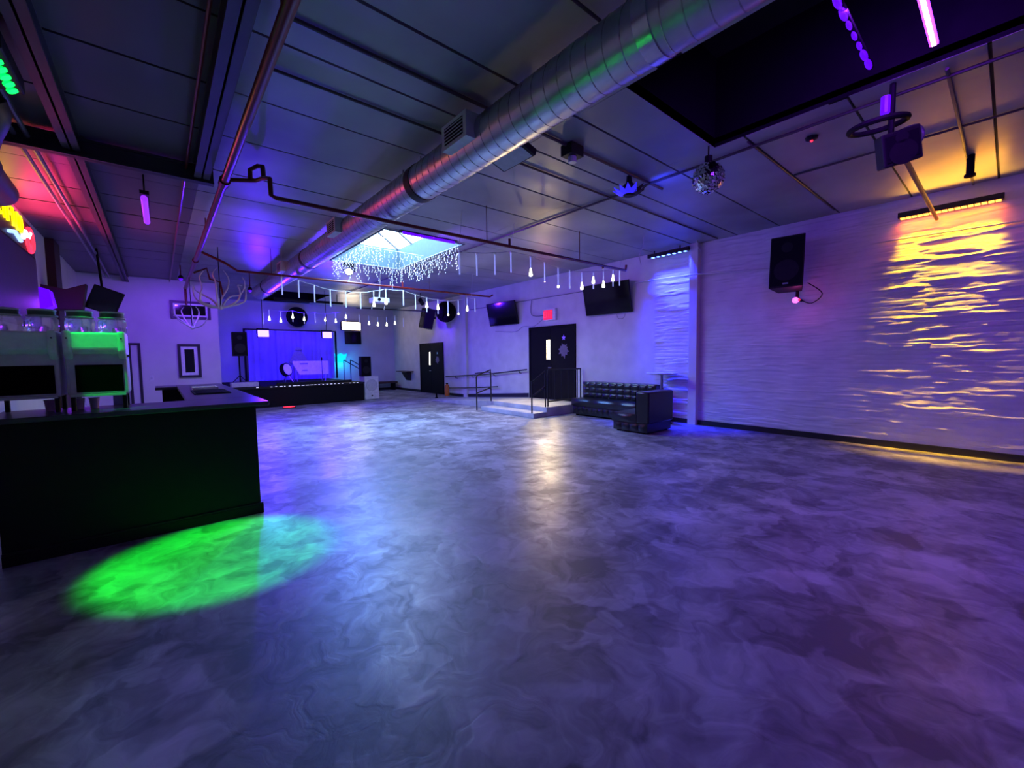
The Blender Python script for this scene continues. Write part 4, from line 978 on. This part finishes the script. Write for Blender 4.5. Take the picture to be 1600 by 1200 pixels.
branches('smaller pale branch chandelier in front of the wide picture', 13.0, [
 [(.68, 2.3), (.69, 2.51), (.7, 2.71), (.67, 2.88)], [(.68, 2.3), (.53, 2.39), (.41, 2.48), (.41, 2.59)], [(.68, 2.29), (.6, 2.41), (.52, 2.6), (.5, 2.73), (.55, 2.81)],
 [(.68, 2.3), (.38, 2.56), (.34, 2.69), (.38, 2.78)], [(.69, 2.3), (.81, 2.54), (.84, 2.72), (.78, 2.83)], [(.69, 2.29), (.87, 2.36), (.97, 2.51), (.98, 2.61)]], 3.53, .018)

# ------------------------------------------------------------------ partition pictures and left wall
def picture(label, x0, x1, z0, z1, mw):
    t = thing('framed_picture', label, 'picture', ((x0+x1)/2, PY, z0), 'framed pictures on the partition')
    fwd = .07; y = PY
    for a, b, c, d in ((x0, x1, z0, z0+fwd), (x0, x1, z1-fwd, z1), (x0, x0+fwd, z0+fwd, z1-fwd), (x1-fwd, x1, z0+fwd, z1-fwd)):
        MB().box((a, b), (y-.045, y), (c, d)).build('frame_side', 'frame', t)
    MB().box((x0+fwd, x1-fwd), (y-.02, y-.005), (z0+fwd, z1-fwd)).build('mat_board', 'paper', t)
    MB().box((x0+fwd+mw, x1-fwd-mw), (y-.026, y-.021), (z0+fwd+mw, z1-fwd-mw)).build('print', 'screen', t)
picture('tall framed dark print with wide white mat on the partition', .44, .97, 1.0, 1.98, .085)
picture('wide framed dark print high on the partition', .33, 1.27, 2.70, 3.22, .05)
ol = thing('wall_outlet', 'small violet lit outlet plate on the partition', 'outlet', (-.17, PY, .97))
MB().box((-.215, -.125), (PY-.012, PY), (.95, 1.09)).build('plate', 'white', ol, bevel=.004)
MB().box((-.195, -.145), (PY-.015, PY-.011), (.98, 1.06)).build('socket_face', 'offwhite', ol)
tv = thing('tilted_monitor', 'tilted black flat box hanging above the bar before the partition', 'monitor', (-.78, 12.0, 2.5))
MB().obox((-.77, 12.0, 2.75), (.48, .14, .50), (.12, .36, .1)).build('case', 'blackplastic', tv, bevel=.012)
MB().obox((-.775, 11.925, 2.742), (.43, .012, .45), (.12, .36, .1)).build('front_panel', 'screen', tv)
MB().cyl((-.8, 12.05, 2.95), (-.85, 12.1, ZC), .02, 8).build('ceiling_pole', 'black', tv)
tl = thing('bar_screen', 'large purple reflecting screen on the wall behind the bar', 'screen', (-1.42, 8.6, 2.05))
MB().box((-1.47, -1.36), (7.4, 9.72), (2.02, 3.10)).build('case', 'blackplastic', tl, bevel=.01)
MB().box((-1.362, -1.354), (7.44, 9.68), (2.06, 3.06)).build('screen_glass', 'purple_screen', tl)
ns = thing('neon_sign', 'bright yellow and red neon beer sign on the wall above the bar screen', 'neon sign', (-1.4, 8.8, 3.15))
MB().box((-1.46, -1.42), (7.45, 10.1), (3.16, 3.62)).build('backing', 'signback', ns)
MB().box((-1.5, -1.46), (8.5, 9.0), (3.3, 3.5)).build('wall_mount', 'black', ns)
text('letter', 'PACIFICO', .36, 'e_yellow', ns, (-1.405, 7.6, 3.46), (0, 1, 0), (0, 0, 1), .215, .012)
MB().tube([(-1.40, 9.25, 3.30), (-1.40, 9.4, 3.42), (-1.40, 9.55, 3.36), (-1.40, 9.7, 3.46)], .03, 8).build('white_wave', 'e_neonwhite', ns)
MB().tube([(-1.40, 8.5, 3.22), (-1.40, 8.8, 3.28), (-1.40, 9.1, 3.22)], .025, 8).build('blue_wave', 'e_neonblue', ns)
MB().tube([(-1.405, 9.72+.19*math.cos(a), 3.36+.17*math.sin(a)) for a in [2*PI*k/24 for k in range(24)]], .03, 8, closed=True).build('red_ring', 'e_red', ns)
MB().ext([(-1.41, 9.45, 3.24), (-1.41, 10.0, 3.24), (-1.41, 10.0, 3.32), (-1.41, 9.45, 3.32)], (.01, 0, 0)).build('red_bar', 'e_red', ns)
light('neon_red', 'AREA', (-1.33, 9.5, 3.4), (1.0, .03, .12), 40, (.6, -.2, 1), (.9, .3), parent=ns)
light('neon_yellow', 'AREA', (-1.33, 8.3, 3.4), (1.0, .45, .05), 6, (1, 0, .2), (1.6, .3), parent=ns)
vl_ = thing('violet_sconce', 'violet glowing wedge lamp on the wall past the bar screen', 'wall lamp', (-1.4, 10.3, 2.2))
MB().ext([(-1.5, 10.1, 2.30), (-1.26, 10.1, 2.42), (-1.30, 10.1, 2.68), (-1.5, 10.1, 2.74)], (0, .35, 0)).build('lit_wedge', 'e_violetdim', vl_)
MB().box((-1.5, -1.44), (10.05, 10.5), (2.24, 2.30)).build('bracket', 'black', vl_)
light('violet_sconce_glow', 'POINT', (-1.15, 10.2, 2.45), (.25, .02, 1.0), 8, parent=vl_, radius=.1)
dr = thing('dark_red_box', 'dark red angular box hung on the wall before the tilted monitor', 'box', (-1.2, 11.0, 2.4))
MB().ext([(-1.5, 10.9, 2.42), (-1.0, 10.9, 2.45), (-.93, 10.9, 2.92), (-1.2, 10.9, 2.80), (-1.5, 10.9, 2.86)], (0, .25, 0)).build('box_body', 'darkred', dr, bevel=.01)
MB().box((-1.5, -1.46), (10.92, 11.12), (2.6, 2.8)).build('bracket', 'black', dr)

# ------------------------------------------------------------------ bar
bar = thing('bar_counter', 'black bar counter with a dark top at the left', 'bar', (-.1, 4.9, 0))
MB().box((-.95, .70), (4.70, 5.25), (0, 1.06)).build('front_panel', 'bar_black', bar)
MB().box((-.95, .72), (4.675, 4.70), (0, .085)).build('kick_board', 'bar_black', bar)
MB().box((-.95, .72), (4.682, 4.70), (.085, .10)).build('kick_trim', 'blackplastic', bar)
MB().box((.28, .70), (5.25, 8.7), (0, 1.06)).build('side_panel', 'bar_black', bar)
MB().box((-1.0, .80), (4.60, 5.32), (1.06, 1.10)).build('near_top', 'bartop', bar, bevel=.006)
MB().box((.2, .80), (5.322, 8.80), (1.06, 1.10)).build('side_top', 'bartop', bar, bevel=.006)
MB().box((.02, .278), (8.25, 8.7), (0, 1.06)).build('return_panel', 'bar_black', bar)
MB().box((-.06, .198), (8.2, 8.80), (1.06, 1.10)).build('return_top', 'bartop', bar, bevel=.006)
def slush(label, x0, x1):
    y0, y1 = 4.86, 5.28
    t = thing('drink_machine', label, 'drink machine', ((x0+x1)/2, (y0+y1)/2, 1.10), 'drink machines on the bar')
    w_ = x1-x0; xm = (x0+x1)/2
    for x in (x0+.03, x1-.03):
        for y in (y0+.05, y1-.05): MB().cyl((x, y, 1.10), (x, y, 1.23), .016, 8).build('leg', 'blackplastic', t)
    MB().box((x0, x1), (y0+.03, y1), (1.22, 1.58)).build('housing', 'offwhite', t, bevel=.02)
    MB().box((x0+.02, x1-.02), (y0-.005, y0+.03), (1.215, 1.235)).build('drip_tray_edge', 'lidrim', t)
    MB().box((x0+.055, x1-.03), (y0+.018, y0+.034), (1.25, 1.475)).build('dark_panel', 'mattblack', t, bevel=.004)
    # projecting rounded head with side cheeks
    MB().ext([(x0+.01, y0+.03, 1.56), (x0+.01, y0-.02, 1.60), (x0+.01, y0-.02, 1.74), (x0+.01, y1-.02, 1.74), (x0+.01, y1-.02, 1.56)], (w_-.02, 0, 0)).build('head_panel', 'white', t, bevel=.015)
    for x in (x0, x1-.05):
        MB().ext([(x, y0+.02, 1.52), (x, y0-.035, 1.58), (x, y0-.035, 1.75), (x, y1, 1.75), (x, y1, 1.52)], (.05, 0, 0)).build('cheek', 'white', t, bevel=.015)
        MB().cyl((x+.025, y0-.035, 1.69), (x+.025, y0-.041, 1.69), .006, 10).build('screw', 'black', t)
    for x in (xm-.09, xm+.105):
        MB().lathe((x, y0+.13, 1.745), [(.085, 0), (.092, .02), (.092, .09), (.08, .115)], 24).build('tank', 'jar', t, smooth=True)
        l = MB().lathe((x, y0+.13, 1.86), [(.084, 0), (.088, .006), (.088, .014), (.078, .016), (.078, .048), (.074, .056)], 24).build('lid', 'jarlid', t, smooth=True)
        MB().lathe((x, y0+.13, 1.86), [(.0795, .046), (.081, .05), (.081, .056), (.0745, .062)], 24).build('lid_rim', 'lidrim', l, smooth=True)
        MB().tube([(x+.083*math.cos(a), y0+.13+.083*math.sin(a), 1.868) for a in [2*PI*k/24 for k in range(24)]], .007, 6, closed=True).build('neck_ring', 'lidrim', l, smooth=True)
slush('drink machine with a green lit head at the right end of the bar', -.575, -.205)
slush('drink machine in shade at the left edge of the bar', -.985, -.605)
bx = thing('pale_blue_carton', 'small pale blue carton on the bar under the green lit machine', 'carton', (-.30, 5.4, 1.1))
MB().box((-.335, -.245), (5.29, 5.31), (1.10, 1.22)).build('carton_body', 'paleblue', bx, bevel=.004)
MB().box((-.335, -.245), (5.288, 5.292), (1.19, 1.20)).build('carton_flap', 'white', bx)
for k, (x, lb_) in enumerate(((-.70, 'pale pink cup on the bar under the left drink machine'), (-.53, 'pale pink cup on the bar between the machine legs at left'), (-.44, 'pale pink cup on the bar beside the pale blue carton'))):
    t = thing('plastic_cup', lb_, 'cup', (x, 5.08, 1.10), 'cups on the bar')
    MB().lathe((x, 5.08, 1.10), [(.026, 0), (.034, .085), (.036, .09), (.032, .09), (.024, .006)], 18).build('cup_wall', 'cup', t, smooth=True)
    MB().tube([(x+.035*math.cos(a), 5.08+.035*math.sin(a), 1.19) for a in [2*PI*q/18 for q in range(18)]], .003, 5, closed=True).build('cup_rim', 'white', t)
bm = thing('bar_mat', 'dark rubber mat lying on the bar top', 'mat', (.5, 6.6, 1.10))
MB().box((.30, .66), (6.1, 6.9), (1.10, 1.112)).build('mat_sheet', 'black', bm)
m = MB()
for k in range(8): m.box((.32, .64), (6.14+k*.095, 6.17+k*.095), (1.112, 1.117))
m.build('mat_ribs', 'blackplastic', bm)
tr = thing('white_tray', 'white tray shining on the far part of the bar top', 'tray', (.45, 7.3, 1.10))
MB().box((.34, .62), (7.1, 7.5), (1.10, 1.112)).build('tray_base', 'paper', tr)
for a in ((.34, .35, 7.1, 7.5), (.61, .62, 7.1, 7.5), (.34, .62, 7.1, 7.11), (.34, .62, 7.49, 7.5)): MB().box(a[:2], a[2:], (1.112, 1.13)).build('tray_edge', 'paper', tr)
